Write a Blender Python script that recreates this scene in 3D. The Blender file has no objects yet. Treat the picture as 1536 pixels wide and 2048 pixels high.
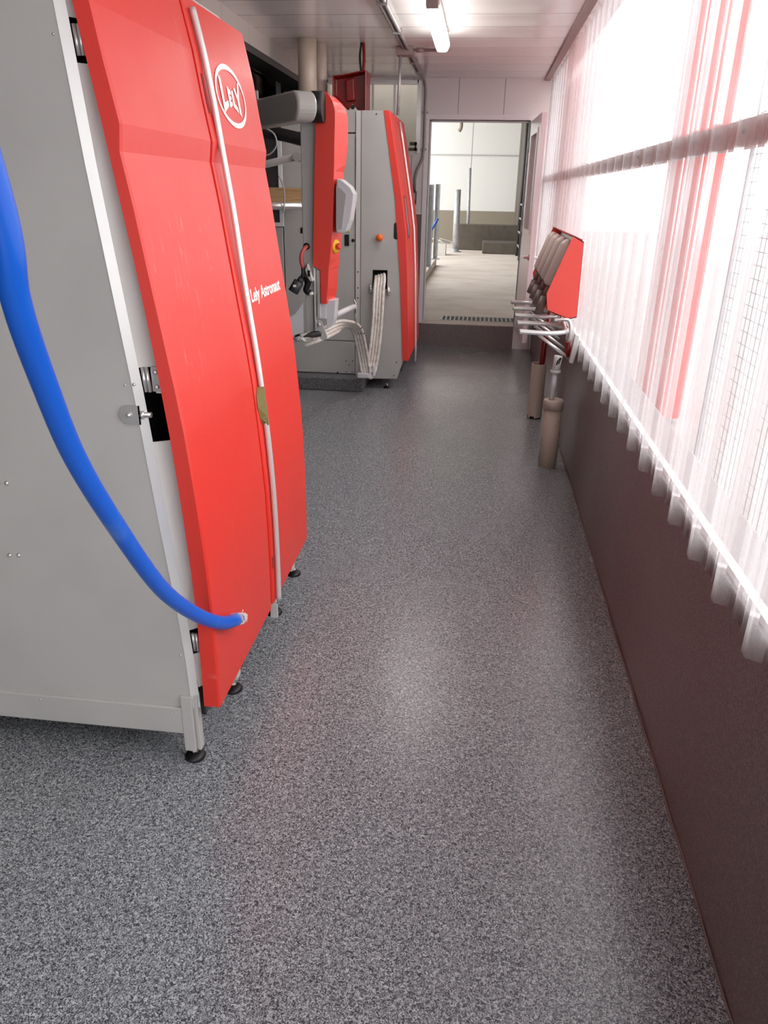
import bpy, bmesh, math, random
from mathutils import Vector, Matrix, Euler
random.seed(7)
C = bpy.context.scene.collection
PI = math.pi
# ---------------------------------------------------------------- camera
F = 1505.748
R3 = Matrix(((0.0, 0.0, 0.0),) * 3)
def _d(px, py):
    v = Vector((px - 768.0, -(py - 1024.0), -F)); v.normalize(); return v
_Y = _d(966, 389); _Z = -_d(699, 4573); _Y = (_Y - _Z * _Y.dot(_Z)).normalized(); _X = _Y.cross(_Z)
R3 = Matrix((_X, _Y, _Z))
CAM = Vector((0, 0, 1.6))
def at(px, py, x=None, y=None, z=None):
    """point of the place seen at that spot of the photograph, on a given world plane"""
    r = R3 @ _d(px, py)
    t = ((x - CAM.x) / r.x) if x is not None else ((y - CAM.y) / r.y) if y is not None else ((z - CAM.z) / r.z)
    return CAM + r * t
cd = bpy.data.cameras.new('camera'); cam = bpy.data.objects.new('camera', cd); C.objects.link(cam)
cd.sensor_fit = 'VERTICAL'; cd.sensor_height = 36; cd.sensor_width = 27; cd.lens = F / 2048 * 36
cd.clip_start = 0.02; cd.clip_end = 300
M = R3.to_4x4(); M.translation = CAM; cam.matrix_world = M
bpy.context.scene.camera = cam
vs = bpy.context.scene.view_settings
vs.view_transform = 'Standard'; vs.look = 'None'; vs.gamma = 1; vs.exposure = 0.5
try: vs.use_curve_mapping = False
except Exception: pass

# ---------------------------------------------------------------- materials
def srgb(r, g, b):
    f = lambda c: (c / 255 / 12.92) if c / 255 <= 0.04045 else ((c / 255 + 0.055) / 1.055) ** 2.4
    return (f(r), f(g), f(b), 1)
class N:
    def __init__(s, name):
        s.m = bpy.data.materials.new(name); s.m.use_nodes = True; s.t = s.m.node_tree; s.t.nodes.clear()
        s.out = s.t.nodes.new('ShaderNodeOutputMaterial')
    def n(s, typ, **kw):
        o = s.t.nodes.new(typ)
        for k, v in kw.items():
            if hasattr(o, k) and k not in o.inputs: setattr(o, k, v)
            else: o.inputs[k.replace('_', ' ') if k not in o.inputs else k].default_value = v
        return o
    def l(s, a, b): s.t.links.new(a, b)
def mat(name, col, rough=0.5, metal=0.0, spec=0.5, coat=0.0, var=0.0, vscale=6.0, bump=0.0, bscale=200.0, col2=None, lo=0.45, hi=0.65, dist=0.0, stretch=(1, 1, 1), coat_rough=0.1, detail=6.0):
    k = N(name); b = k.n('ShaderNodeBsdfPrincipled')
    b.inputs['Base Color'].default_value = col; b.inputs['Roughness'].default_value = rough
    b.inputs['Metallic'].default_value = metal; b.inputs['Specular IOR Level'].default_value = spec
    b.inputs['Coat Weight'].default_value = coat; b.inputs['Coat Roughness'].default_value = coat_rough
    tc = k.n('ShaderNodeTexCoord'); mp = k.n('ShaderNodeMapping'); mp.inputs['Scale'].default_value = stretch
    k.l(tc.outputs['Object'], mp.inputs['Vector'])
    if var or col2:
        no = k.n('ShaderNodeTexNoise'); no.inputs['Scale'].default_value = vscale; no.inputs['Detail'].default_value = detail
        no.inputs['Distortion'].default_value = dist
        k.l(mp.outputs[0], no.inputs['Vector'])
        cr = k.n('ShaderNodeValToRGB'); cr.color_ramp.elements[0].position = lo; cr.color_ramp.elements[1].position = hi
        c2 = col2 if col2 else (col[0] * (1 - var), col[1] * (1 - var), col[2] * (1 - var), 1)
        cr.color_ramp.elements[0].color = col; cr.color_ramp.elements[1].color = c2
        k.l(no.outputs[0], cr.inputs[0]); k.l(cr.outputs[0], b.inputs['Base Color'])
    if bump:
        n2 = k.n('ShaderNodeTexNoise'); n2.inputs['Scale'].default_value = bscale
        bp = k.n('ShaderNodeBump'); bp.inputs['Strength'].default_value = bump; bp.inputs['Distance'].default_value = 0.01
        k.l(mp.outputs[0], n2.inputs['Vector']); k.l(n2.outputs[0], bp.inputs['Height']); k.l(bp.outputs[0], b.inputs['Normal'])
    k.l(b.outputs[0], k.out.inputs[0]); return k.m

def flake_floor(name, dark, mid, light, rough, fine=1.0, smooth=False):
    k = N(name); b = k.n('ShaderNodeBsdfPrincipled'); tc = k.n('ShaderNodeTexCoord')
    no = k.n('ShaderNodeTexNoise'); no.inputs['Scale'].default_value = 165 * fine; no.inputs['Detail'].default_value = 3; no.inputs['Distortion'].default_value = 1.6
    k.l(tc.outputs['Object'], no.inputs['Vector'])
    cr = k.n('ShaderNodeValToRGB'); e = cr.color_ramp.elements
    e[0].position = 0.40; e[0].color = dark; e[1].position = 0.66; e[1].color = light
    m = cr.color_ramp.elements.new(0.5); m.color = mid
    k.l(no.outputs[0], cr.inputs[0])
    # wide wear in the top coat
    n2 = k.n('ShaderNodeTexNoise'); n2.inputs['Scale'].default_value = 1.3; n2.inputs['Detail'].default_value = 1.5; n2.inputs['Distortion'].default_value = 0.2
    k.l(tc.outputs['Object'], n2.inputs['Vector'])
    mr = k.n('ShaderNodeMapRange'); mr.inputs['To Min'].default_value = rough - 0.07; mr.inputs['To Max'].default_value = rough + 0.09
    mr.inputs['From Min'].default_value = 0.25; mr.inputs['From Max'].default_value = 0.75
    k.l(n2.outputs[0], mr.inputs['Value']); k.l(mr.outputs[0], b.inputs['Roughness'])
    k.l(cr.outputs[0], b.inputs['Base Color'])
    n3 = k.n('ShaderNodeTexNoise'); n3.inputs['Scale'].default_value = 160 * fine
    bp = k.n('ShaderNodeBump'); bp.inputs['Strength'].default_value = 0.05 if smooth else 0.14; bp.inputs['Distance'].default_value = 0.004
    k.l(tc.outputs['Object'], n3.inputs['Vector']); k.l(n3.outputs[0], bp.inputs['Height']); k.l(bp.outputs[0], b.inputs['Normal'])
    k.l(b.outputs[0], k.out.inputs[0]); return k.m

def red_mat(name, c1, rough=0.36):
    """painted red plastic with pale scuffs and rub marks"""
    k = N(name); b = k.n('ShaderNodeBsdfPrincipled'); tc = k.n('ShaderNodeTexCoord')
    n1 = k.n('ShaderNodeTexNoise'); n1.inputs['Scale'].default_value = 3.2; n1.inputs['Detail'].default_value = 3
    k.l(tc.outputs['Object'], n1.inputs['Vector'])
    mp = k.n('ShaderNodeMapping'); mp.inputs['Rotation'].default_value = (0.6, 0, 0); mp.inputs['Scale'].default_value = (1, 34, 5)
    k.l(tc.outputs['Object'], mp.inputs['Vector'])
    n2 = k.n('ShaderNodeTexNoise'); n2.inputs['Scale'].default_value = 2.2; n2.inputs['Detail'].default_value = 5; n2.inputs['Distortion'].default_value = 0.8
    k.l(mp.outputs[0], n2.inputs['Vector'])
    r1 = k.n('ShaderNodeMapRange'); r1.inputs['From Min'].default_value = 0.52; r1.inputs['From Max'].default_value = 0.68
    k.l(n1.outputs[0], r1.inputs['Value'])
    r2 = k.n('ShaderNodeMapRange'); r2.inputs['From Min'].default_value = 0.60; r2.inputs['From Max'].default_value = 0.72
    k.l(n2.outputs[0], r2.inputs['Value'])
    mu = k.n('ShaderNodeMath', operation='MULTIPLY'); k.l(r1.outputs[0], mu.inputs[0]); k.l(r2.outputs[0], mu.inputs[1])
    m2 = k.n('ShaderNodeMath', operation='MULTIPLY'); m2.inputs[1].default_value = 0.35; k.l(mu.outputs[0], m2.inputs[0])
    mx = k.n('ShaderNodeMix', data_type='RGBA'); mx.inputs[6].default_value = c1; mx.inputs[7].default_value = (0.85, 0.45, 0.4, 1)
    k.l(m2.outputs[0], mx.inputs[0]); k.l(mx.outputs[2], b.inputs['Base Color'])
    n4 = k.n('ShaderNodeTexNoise'); n4.inputs['Scale'].default_value = 5; n4.inputs['Detail'].default_value = 4
    k.l(tc.outputs['Object'], n4.inputs['Vector'])
    mr = k.n('ShaderNodeMapRange'); mr.inputs['To Min'].default_value = rough - 0.05; mr.inputs['To Max'].default_value = rough + 0.08
    k.l(n4.outputs[0], mr.inputs['Value']); k.l(mr.outputs[0], b.inputs['Roughness'])
    b.inputs['Specular IOR Level'].default_value = 0.75
    k.l(b.outputs[0], k.out.inputs[0]); return k.m

def plank_mat(name, col, line, axis, pitch, rough=0.12, w=0.012, off=0.0, spec=0.5):
    """glossy plastic wall lining with regular joints along one axis"""
    k = N(name); b = k.n('ShaderNodeBsdfPrincipled'); tc = k.n('ShaderNodeTexCoord'); sp = k.n('ShaderNodeSeparateXYZ')
    k.l(tc.outputs['Object'], sp.inputs[0])
    a = k.n('ShaderNodeMath', operation='ADD'); a.inputs[1].default_value = 100 * pitch + off; k.l(sp.outputs[axis], a.inputs[0])
    dv = k.n('ShaderNodeMath', operation='DIVIDE'); dv.inputs[1].default_value = pitch; k.l(a.outputs[0], dv.inputs[0])
    fr = k.n('ShaderNodeMath', operation='FRACT'); k.l(dv.outputs[0], fr.inputs[0])
    lt = k.n('ShaderNodeMath', operation='LESS_THAN'); lt.inputs[1].default_value = w / pitch; k.l(fr.outputs[0], lt.inputs[0])
    mx = k.n('ShaderNodeMix', data_type='RGBA'); mx.inputs[6].default_value = col; mx.inputs[7].default_value = line
    k.l(lt.outputs[0], mx.inputs[0]); k.l(mx.outputs[2], b.inputs['Base Color'])
    # slight pillow between joints
    wv = k.n('ShaderNodeMath', operation='MULTIPLY'); wv.inputs[1].default_value = 2 * PI; k.l(dv.outputs[0], wv.inputs[0])
    co = k.n('ShaderNodeMath', operation='COSINE'); k.l(wv.outputs[0], co.inputs[0])
    no = k.n('ShaderNodeTexNoise'); no.inputs['Scale'].default_value = 2.0; k.l(tc.outputs['Object'], no.inputs['Vector'])
    ad = k.n('ShaderNodeMath', operation='ADD'); k.l(co.outputs[0], ad.inputs[0]); k.l(no.outputs[0], ad.inputs[1])
    bp = k.n('ShaderNodeBump'); bp.inputs['Strength'].default_value = 0.25; bp.inputs['Distance'].default_value = 0.003
    k.l(ad.outputs[0], bp.inputs['Height']); k.l(bp.outputs[0], b.inputs['Normal'])
    b.inputs['Roughness'].default_value = rough; b.inputs['Specular IOR Level'].default_value = spec
    k.l(b.outputs[0], k.out.inputs[0]); return k.m

def emis(name, col, s):
    k = N(name); e = k.n('ShaderNodeEmission'); e.inputs[0].default_value = col; e.inputs[1].default_value = s
    k.l(e.outputs[0], k.out.inputs[0]); return k.m

def sheet_mat():
    k = N('translucent_fibreglass'); tc = k.n('ShaderNodeTexCoord')
    mp = k.n('ShaderNodeMapping'); mp.inputs['Scale'].default_value = (1, 30, 1.2); k.l(tc.outputs['Object'], mp.inputs['Vector'])
    no = k.n('ShaderNodeTexNoise'); no.inputs['Scale'].default_value = 1.5; no.inputs['Detail'].default_value = 4; k.l(mp.outputs[0], no.inputs['Vector'])
    bp = k.n('ShaderNodeBump'); bp.inputs['Strength'].default_value = 0.12; bp.inputs['Distance'].default_value = 0.01; k.l(no.outputs[0], bp.inputs['Height'])
    tr = k.n('ShaderNodeBsdfTransparent'); tr.inputs[0].default_value = (0.90, 0.89, 0.89, 1)
    tl = k.n('ShaderNodeBsdfTranslucent'); tl.inputs[0].default_value = (0.92, 0.90, 0.90, 1)
    gl = k.n('ShaderNodeBsdfGlossy'); gl.inputs['Roughness'].default_value = 0.12; k.l(bp.outputs[0], gl.inputs['Normal'])
    cr = k.n('ShaderNodeMapRange'); cr.inputs['From Min'].default_value = 0.3; cr.inputs['From Max'].default_value = 0.7
    cr.inputs['To Min'].default_value = SHEET[0]; cr.inputs['To Max'].default_value = SHEET[1]; k.l(no.outputs[0], cr.inputs['Value'])
    m1 = k.n('ShaderNodeMixShader'); k.l(cr.outputs[0], m1.inputs[0]); k.l(tr.outputs[0], m1.inputs[1]); k.l(tl.outputs[0], m1.inputs[2])
    fr = k.n('ShaderNodeFresnel'); fr.inputs[0].default_value = 1.45; k.l(bp.outputs[0], fr.inputs['Normal'])
    mf = k.n('ShaderNodeMath', operation='MULTIPLY'); mf.inputs[1].default_value = 0.35; k.l(fr.outputs[0], mf.inputs[0])
    m2 = k.n('ShaderNodeMixShader'); k.l(mf.outputs[0], m2.inputs[0]); k.l(m1.outputs[0], m2.inputs[1]); k.l(gl.outputs[0], m2.inputs[2])
    k.l(m2.outputs[0], k.out.inputs[0]); return k.m
SHEET = (0.18, 0.32)

m_floor = flake_floor('flake_epoxy_floor', srgb(60, 63, 67), srgb(124, 127, 131), srgb(196, 199, 201), 0.24)
m_kerb = flake_floor('dark_epoxy_kerb', srgb(94, 82, 80), srgb(114, 100, 98), srgb(146, 132, 129), 0.36, 1.2, True)
m_curbgrey = flake_floor('flake_epoxy_curb', srgb(50, 50, 52), srgb(95, 95, 97), srgb(150, 150, 152), 0.45)
m_ceil = plank_mat('white_pvc_ceiling', srgb(236, 230, 228), srgb(140, 130, 129), 1, 0.41, 0.15, 0.010)
m_wallw = plank_mat('white_pvc_wall', srgb(226, 222, 220), srgb(150, 145, 143), 0, 0.46, 0.3, 0.008, 0.31)
m_header = plank_mat('beige_pvc_header', srgb(190, 180, 174), srgb(140, 130, 125), 1, 0.6, 0.3, 0.006)
m_white = mat('white_gloss_paint', srgb(236, 234, 233), 0.3)
m_doorw = mat('white_door_skin', srgb(226, 216, 218), 0.32)
m_trim = mat('brown_grey_trim', srgb(150, 126, 122), 0.5)
m_girt = mat('weathered_girt', srgb(214, 186, 180), 0.7, var=0.15, vscale=8)
m_sheet = sheet_mat()
m_red = red_mat('red_machine_paint', srgb(226, 50, 36), 0.38)
m_redd = mat('red_dark_paint', srgb(122, 16, 15), 0.3, var=0.2)
m_redp = mat('red_powder_coat', srgb(236, 66, 52), 0.42, spec=0.7)
m_steel = mat('grey_satin_panel', srgb(184, 182, 178), 0.36, 0.0, var=0.07, vscale=3, detail=3)
m_steel2 = mat('light_satin_panel', srgb(205, 204, 199), 0.35, 0.0, var=0.05, vscale=3)
m_alu = mat('bright_aluminium', srgb(226, 225, 222), 0.25, 0.4)
m_chrome = mat('stainless', srgb(212, 210, 207), 0.22, 0.65)
m_black = mat('black_rubber', srgb(16, 15, 16), 0.45)
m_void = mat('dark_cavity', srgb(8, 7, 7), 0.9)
m_pvc = mat('beige_pvc_pipe', srgb(196, 180, 166), 0.4, col2=srgb(178, 160, 146), vscale=5)
m_pvcd = mat('dirty_beige_pipe', srgb(190, 172, 156), 0.5, col2=srgb(70, 56, 46), vscale=16, lo=0.66, hi=0.74)
m_conduit = mat('grey_conduit', srgb(150, 144, 142), 0.4, 0.3)
m_blue = mat('blue_hose', srgb(18, 92, 200), 0.3, col2=srgb(110, 150, 205), vscale=9, lo=0.58, hi=0.78, stretch=(1, 1, 0.4))
m_tape = mat('clear_packing_tape', srgb(225, 195, 180), 0.25)
m_hose = mat('white_milk_tube', srgb(224, 218, 210), 0.3, col2=srgb(205, 190, 180), vscale=30)
m_beam = mat('grey_cast_beam', srgb(190, 187, 182), 0.32)
m_plas = mat('pale_grey_plastic', srgb(214, 212, 214), 0.3)
m_plasg = mat('grey_screen_back', srgb(176, 172, 172), 0.4)
m_yel = mat('yellow_plastic', srgb(245, 196, 30), 0.35)
m_orange = mat('orange_plastic', srgb(240, 110, 30), 0.35)
m_wood = mat('pine_wood', srgb(200, 165, 118), 0.6, col2=srgb(175, 135, 92), vscale=4, stretch=(1, 8, 14))
m_brown = mat('brown_barn_timber', srgb(92, 66, 56), 0.8, var=0.3, vscale=5)
m_barn = mat('dark_barn_lining', srgb(70, 62, 58), 0.8, var=0.3, vscale=3)
m_beige = mat('beige_barn_board', srgb(168, 160, 146), 0.7, var=0.1, vscale=4)
m_conc = mat('pale_concrete_floor', srgb(226, 214, 202), 0.75, col2=srgb(212, 198, 184), vscale=1.6, stretch=(1, 1.3, 1), detail=8)
m_concd = mat('dark_concrete', srgb(104, 96, 86), 0.9, var=0.15, vscale=6)
m_galv = mat('galvanised_steel', srgb(186, 188, 190), 0.4, 0.35, var=0.2, vscale=14)
m_logo = mat('white_vinyl', srgb(250, 246, 240), 0.4)
m_ground = mat('pale_yard_gravel', srgb(158, 147, 144), 0.9, var=0.12, vscale=4)
m_bldg = mat('pale_building', srgb(214, 208, 210), 0.8)
m_lamp = emis('lamp_diffuser', (1, 0.98, 0.95, 1), 15)
m_cable = mat('pink_red_cable', srgb(214, 96, 92), 0.4)
m_dgrey = mat('dark_grey_plastic', srgb(62, 60, 60), 0.45)
m_olive = mat('olive_tape', srgb(120, 110, 60), 0.5)
m_tan = mat('tan_cup_plastic', srgb(214, 198, 188), 0.4)
m_tubeg = mat('taupe_rubber', srgb(120, 104, 98), 0.45)
m_paper = mat('white_cardboard', srgb(225, 222, 214), 0.8)
m_glass = mat('door_glass', srgb(210, 214, 216), 0.08, spec=0.8)

# ---------------------------------------------------------------- mesh helpers
def nb(): return bmesh.new()
def box(bm, x0, x1, y0, y1, z0, z1, mtx=None):
    vs_ = [bm.verts.new((x, y, z)) for x in (x0, x1) for y in (y0, y1) for z in (z0, z1)]
    if mtx:
        for v in vs_: v.co = mtx @ v.co
    for f in ((0, 1, 3, 2), (4, 6, 7, 5), (0, 4, 5, 1), (2, 3, 7, 6), (0, 2, 6, 4), (1, 5, 7, 3)):
        bm.faces.new([vs_[i] for i in f])
    return vs_
def prism(bm, pts, a, b, axis='y'):
    """polygon pts extruded from a to b along axis; pts are the two other coords in order (x,z)/(y,z)/(x,y)"""
    def mk(p, t):
        if axis == 'y': return (p[0], t, p[1])
        if axis == 'x': return (t, p[0], p[1])
        return (p[0], p[1], t)
    A = [bm.verts.new(mk(p, a)) for p in pts]; B = [bm.verts.new(mk(p, b)) for p in pts]
    n = len(pts)
    bm.faces.new(A); bm.faces.new(B[::-1])
    for i in range(n): bm.faces.new((A[i], B[i], B[(i + 1) % n], A[(i + 1) % n]))
def smooth_pts(pts, sub=6):
    P = [Vector(p) for p in pts]
    if len(P) < 3: return P
    out = []
    for i in range(len(P) - 1):
        p0 = P[max(i - 1, 0)]; p1 = P[i]; p2 = P[i + 1]; p3 = P[min(i + 2, len(P) - 1)]
        for s in range(sub):
            t = s / sub
            out.append(0.5 * ((2 * p1) + (-p0 + p2) * t + (2 * p0 - 5 * p1 + 4 * p2 - p3) * t * t + (-p0 + 3 * p1 - 3 * p2 + p3) * t ** 3))
    out.append(P[-1]); return out
def tube(bm, pts, r, n=12, sm=False, cap=True, sub=6):
    P = smooth_pts(pts, sub) if sm else [Vector(p) for p in pts]
    rr = r if isinstance(r, (list, tuple)) else [r] * len(P)
    if len(rr) != len(P): rr = [rr[min(int(i * len(rr) / len(P)), len(rr) - 1)] for i in range(len(P))]
    T = []
    for i in range(len(P)):
        a = P[max(i - 1, 0)]; b = P[min(i + 1, len(P) - 1)]; T.append((b - a).normalized())
    up = Vector((0, 0, 1)) if abs(T[0].z) < 0.9 else Vector((1, 0, 0))
    u = T[0].cross(up).normalized(); rings = []
    for i, p in enumerate(P):
        if i: 
            u = (u - T[i] * u.dot(T[i])).normalized()
        v = T[i].cross(u).normalized()
        k = 1.0
        rings.append([bm.verts.new(p + (u * math.cos(2 * PI * j / n) + v * math.sin(2 * PI * j / n)) * rr[i]) for j in range(n)])
    for a, b in zip(rings, rings[1:]):
        for j in range(n):
            f = bm.faces.new((a[j], a[(j + 1) % n], b[(j + 1) % n], b[j])); f.smooth = True
    if cap:
        bm.faces.new(rings[0][::-1]); bm.faces.new(rings[-1])
def lathe(bm, prof, c=(0, 0, 0), n=24, axis=(0, 0, 1)):
    """prof list of (r, t) along axis from centre c"""
    ax = Vector(axis).normalized(); up = Vector((0, 0, 1)) if abs(ax.z) < 0.9 else Vector((1, 0, 0))
    u = ax.cross(up).normalized(); v = ax.cross(u); c = Vector(c); rings = []
    for r, t in prof:
        rings.append([bm.verts.new(c + ax * t + (u * math.cos(2 * PI * j / n) + v * math.sin(2 * PI * j / n)) * max(r, 1e-4)) for j in range(n)])
    for a, b in zip(rings, rings[1:]):
        for j in range(n):
            f = bm.faces.new((a[j], a[(j + 1) % n], b[(j + 1) % n], b[j]))
            f.smooth = True
    bm.faces.new(rings[0][::-1]); bm.faces.new(rings[-1])
def loft(bm, secs, cap=True, smooth=False):
    rings = [[bm.verts.new(p) for p in s] for s in secs]; n = len(rings[0])
    for a, b in zip(rings, rings[1:]):
        for j in range(n):
            f = bm.faces.new((a[j], a[(j + 1) % n], b[(j + 1) % n], b[j])); f.smooth = smooth
    if cap: bm.faces.new(rings[0][::-1]); bm.faces.new(rings[-1])
def obj(name, bm, m, parent=None, bevel=0.0, seg=2):
    bmesh.ops.recalc_face_normals(bm, faces=bm.faces)
    me = bpy.data.meshes.new(name); bm.to_mesh(me); bm.free()
    o = bpy.data.objects.new(name, me); C.objects.link(o)
    if m: me.materials.append(m)
    if parent:
        o.parent = parent
        w = Matrix.Translation(wloc(parent))
        o.matrix_parent_inverse = w.inverted()
    if bevel:
        md = o.modifiers.new('bevel', 'BEVEL'); md.width = bevel; md.segments = seg; md.limit_method = 'ANGLE'; md.angle_limit = 0.6
        md.harden_normals = False
    return o
def wloc(o):
    v = Vector(o.location)
    # parented meshes keep identity in world, so only root Empties count
    return v if o.parent is None else Vector((0, 0, 0)) + (Vector(o.location))
def thing(name, label, cat, loc=(0, 0, 0), group=None):
    o = bpy.data.objects.new(name, None); C.objects.link(o); o.location = loc; o.empty_display_size = 0.1
    o['label'] = label; o['category'] = cat
    if group: o['group'] = group
    return o
def tag(o, label, cat, group=None):
    o['label'] = label; o['category'] = cat
    if group: o['group'] = group
    return o
def struct(name, bm, m, bevel=0.0):
    o = obj(name, bm, m, None, bevel); o['kind'] = 'structure'; return o
def sub(name, bm, m, parent, bevel=0.0, seg=2):
    """child of a mesh that itself sits at the origin or of an Empty"""
    return obj(name, bm, m, parent, bevel, seg)
def b1(*a):
    bm = nb(); box(bm, *a); return bm
def lerp(zs, vs_, z):
    if z <= zs[0]: return vs_[0]
    for i in range(len(zs) - 1):
        if z <= zs[i + 1]:
            t = (z - zs[i]) / (zs[i + 1] - zs[i]); return vs_[i] * (1 - t) + vs_[i + 1] * t
    return vs_[-1]

def each(name, bm, m, parent, bevel=0.0):
    """every loose piece of the bmesh becomes an object (a part) of its own"""
    left = set(bm.verts); out = []
    bm.verts.index_update()
    while left:
        v0 = next(iter(sorted(left, key=lambda v: v.index)[:1])); st = [v0]; isl = {v0}
        while st:
            v = st.pop()
            for e in v.link_edges:
                w_ = e.other_vert(v)
                if w_ not in isl: isl.add(w_); st.append(w_)
        left -= isl
        nb_ = nb(); mp = {v: nb_.verts.new(v.co) for v in sorted(isl, key=lambda v: v.index)}
        for f in bm.faces:
            if f.verts[0] in isl:
                g = nb_.faces.new([mp[v] for v in f.verts]); g.smooth = f.smooth
        out.append(obj(name, nb_, m, parent, bevel))
    bm.free(); return out

# ================================================================ SETTING
XR = 0.635; YF = 8.67; ZC = 2.67; XL = -1.70
bm = b1(-5.2, XR, -3.2, YF, -0.06, 0); struct('floor', bm, m_floor)
bm = b1(XL, XR + 0.12, -3.2, YF, ZC, ZC + 0.06); struct('ceiling', bm, m_ceil)
bm = nb(); box(bm, XR, XR + 0.17, -3.2, YF + 0.13, -0.06, 0.765); struct('wall_right', bm, m_kerb, 0.008)
# caulk seam
bm = nb(); random.seed(3)
pts = [(XR - 0.003 + random.uniform(-0.004, 0.003), -1 + i * 0.15, 0.002) for i in range(64)]
tube(bm, pts, 0.0035, 5); struct('trim_1', bm, mat('caulk', srgb(120, 104, 98), 0.7))
# white strip painted in for the line of light along the kerb top
bm = b1(XR + 0.012, XR + 0.035, -3.2, YF, 0.767, 0.785); struct('painted_light_strip', bm, m_white)
# girts behind the sheeting
for k, z in enumerate((1.755,)):
    bm = b1(XR + 0.012, XR + 0.05, -3.2, YF, z - 0.033, z + 0.033); struct('trim_3', bm, m_girt)
bm = b1(XR - 0.10, XR - 0.045, -3.2, YF, ZC - 0.022, ZC - 0.001); struct('trim_4', bm, m_trim)
# corrugated sheeting
bm = nb(); prof = []
y = 1.42 - 0.232 * 19
while y < YF - 0.02:
    prof += [(y - 0.030, 0.0), (y - 0.014, 0.034), (y + 0.014, 0.034), (y + 0.030, 0.0),
             (y + 0.080, 0.0), (y + 0.087, 0.007), (y + 0.097, 0.007), (y + 0.104, 0.0),
             (y + 0.140, 0.0), (y + 0.147, 0.007), (y + 0.157, 0.007), (y + 0.164, 0.0)]
    y += 0.232
lo_, hi_ = [], []
for (py, d) in prof:
    lo_.append(bm.verts.new((XR - 0.004 - d * .85, py, 0.722))); hi_.append(bm.verts.new((XR - 0.004 - d * .85, py, ZC - 0.012)))
for i in range(len(prof) - 1): bm.faces.new((lo_[i], lo_[i + 1], hi_[i + 1], hi_[i]))
sheet = struct('window_1', bm, m_sheet)
# screws on the girt line and along the foot, in the valleys (parts of the sheeting)
bm = nb(); lathe(bm, [(0.006, 0), (0.006, 0.004), (0.002, 0.006)], (0, 0, 0), 8, (-1, 0, 0))
scr0 = obj('cladding_screw', bm, m_dgrey); y = 1.42 - 0.232; first = True
while y < 6.0:
    for z in (1.755, 0.745):
        o = scr0 if first else scr0.copy()
        if not first: C.objects.link(o)
        first = False; o.location = (XR - 0.004, y + 0.055, z); o.parent = sheet
    y += 0.232

# far wall (around the doorway and the stud window)
DX0, DX1, DZ0, DZ1 = -0.590, 0.432, 0.25, 2.297
WX0, WX1, WZ0, WZ1 = -1.655, -0.715, 1.98, 2.63
bm = nb(); Y0, Y1 = YF, YF + 0.13
box(bm, DX0, DX1, Y0, Y1, DZ1, ZC); box(bm, DX1, XR, Y0, Y1, 0, ZC); box(bm, XR + .172, 1.05, Y0, Y1, -.2, 4.6)
box(bm, WX1, DX0, Y0, Y1, 1.402, ZC); box(bm, WX0, WX1, Y0, Y1, 1.402, WZ0); box(bm, WX0, WX1, Y0, Y1, WZ1, ZC)
box(bm, XL - 0.1, WX0, Y0, Y1, 1.402, ZC)
struct('wall_far', bm, m_wallw)
bm = nb(); box(bm, XL - 0.1, DX0, Y0 - 0.004, Y1, 0, 1.395); box(bm, DX0, DX1, Y0, Y1, 0, DZ0 - 0.004)
struct('wall_far_lower', bm, m_kerb)
bm = b1(XL, DX0, Y0 - 0.01, Y0 - 0.004, 1.392, 1.404); struct('trim_5', bm, m_white)
# door frame
bm = nb(); w = 0.05
box(bm, DX0 - w, DX0, Y0 - 0.018, Y1 + 0.02, DZ0 - 0.0, DZ1); box(bm, DX1, DX1 + w, Y0 - 0.018, Y1 + 0.02, DZ0, DZ1)
box(bm, DX0 - w, DX1 + w, Y0 - 0.018, Y1 + 0.02, DZ1, DZ1 + w)
box(bm, DX0, DX0 + 0.018, Y0 + 0.05, Y0 + 0.075, DZ0, DZ1); box(bm, DX0, DX1, Y0 + 0.05, Y0 + 0.075, DZ1 - 0.018, DZ1)
struct('trim_6', bm, m_white, 0.003)
bm = b1(DX0, DX1, Y0 - 0.006, Y1, DZ0 - 0.004, DZ0 + 0.003); struct('trim_7', bm, m_conc)
# left header over the open bay, soffit, jamb
bm = b1(XL - 0.22, XL, -3.2, YF, 2.545, ZC + 0.06); struct('wall_left_header', bm, m_header)
bm = nb(); box(bm, XL - 0.20, XL - 0.004, -3.2, YF, 2.50, 2.545); struct('trim_8', bm, m_dgrey)
bm = nb(); box(bm, XL - 0.05, XL, 7.75, YF, 0, 2.55); struct('wall_left', bm, m_header)
# stud window
bm = nb()
for x0, x1 in ((WX0 - 0.03, WX0 + 0.012), (WX1 - 0.012, WX1 + 0.03)): box(bm, x0, x1, Y0 - 0.012, Y1 - 0.02, WZ0, WZ1 + 0.02)
box(bm, WX0, WX1, Y0 - 0.012, Y1 - 0.02, WZ1 - 0.01, WZ1 + 0.02); box(bm, WX0, WX1, Y0 - 0.012, Y1 - 0.02, WZ0 - 0.02, WZ0 + 0.01)
for x in (-1.60, -1.52, -1.19, -0.965): box(bm, x - 0.011, x + 0.011, Y0 + 0.04, Y0 + 0.08, WZ0, WZ1)
o = struct('window_2', bm, m_alu)

bm = b1(-1.94, -0.66, 9.3, 9.36, 0.26, 3.2); struct('wall_behind_window', bm, m_beige)
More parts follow.
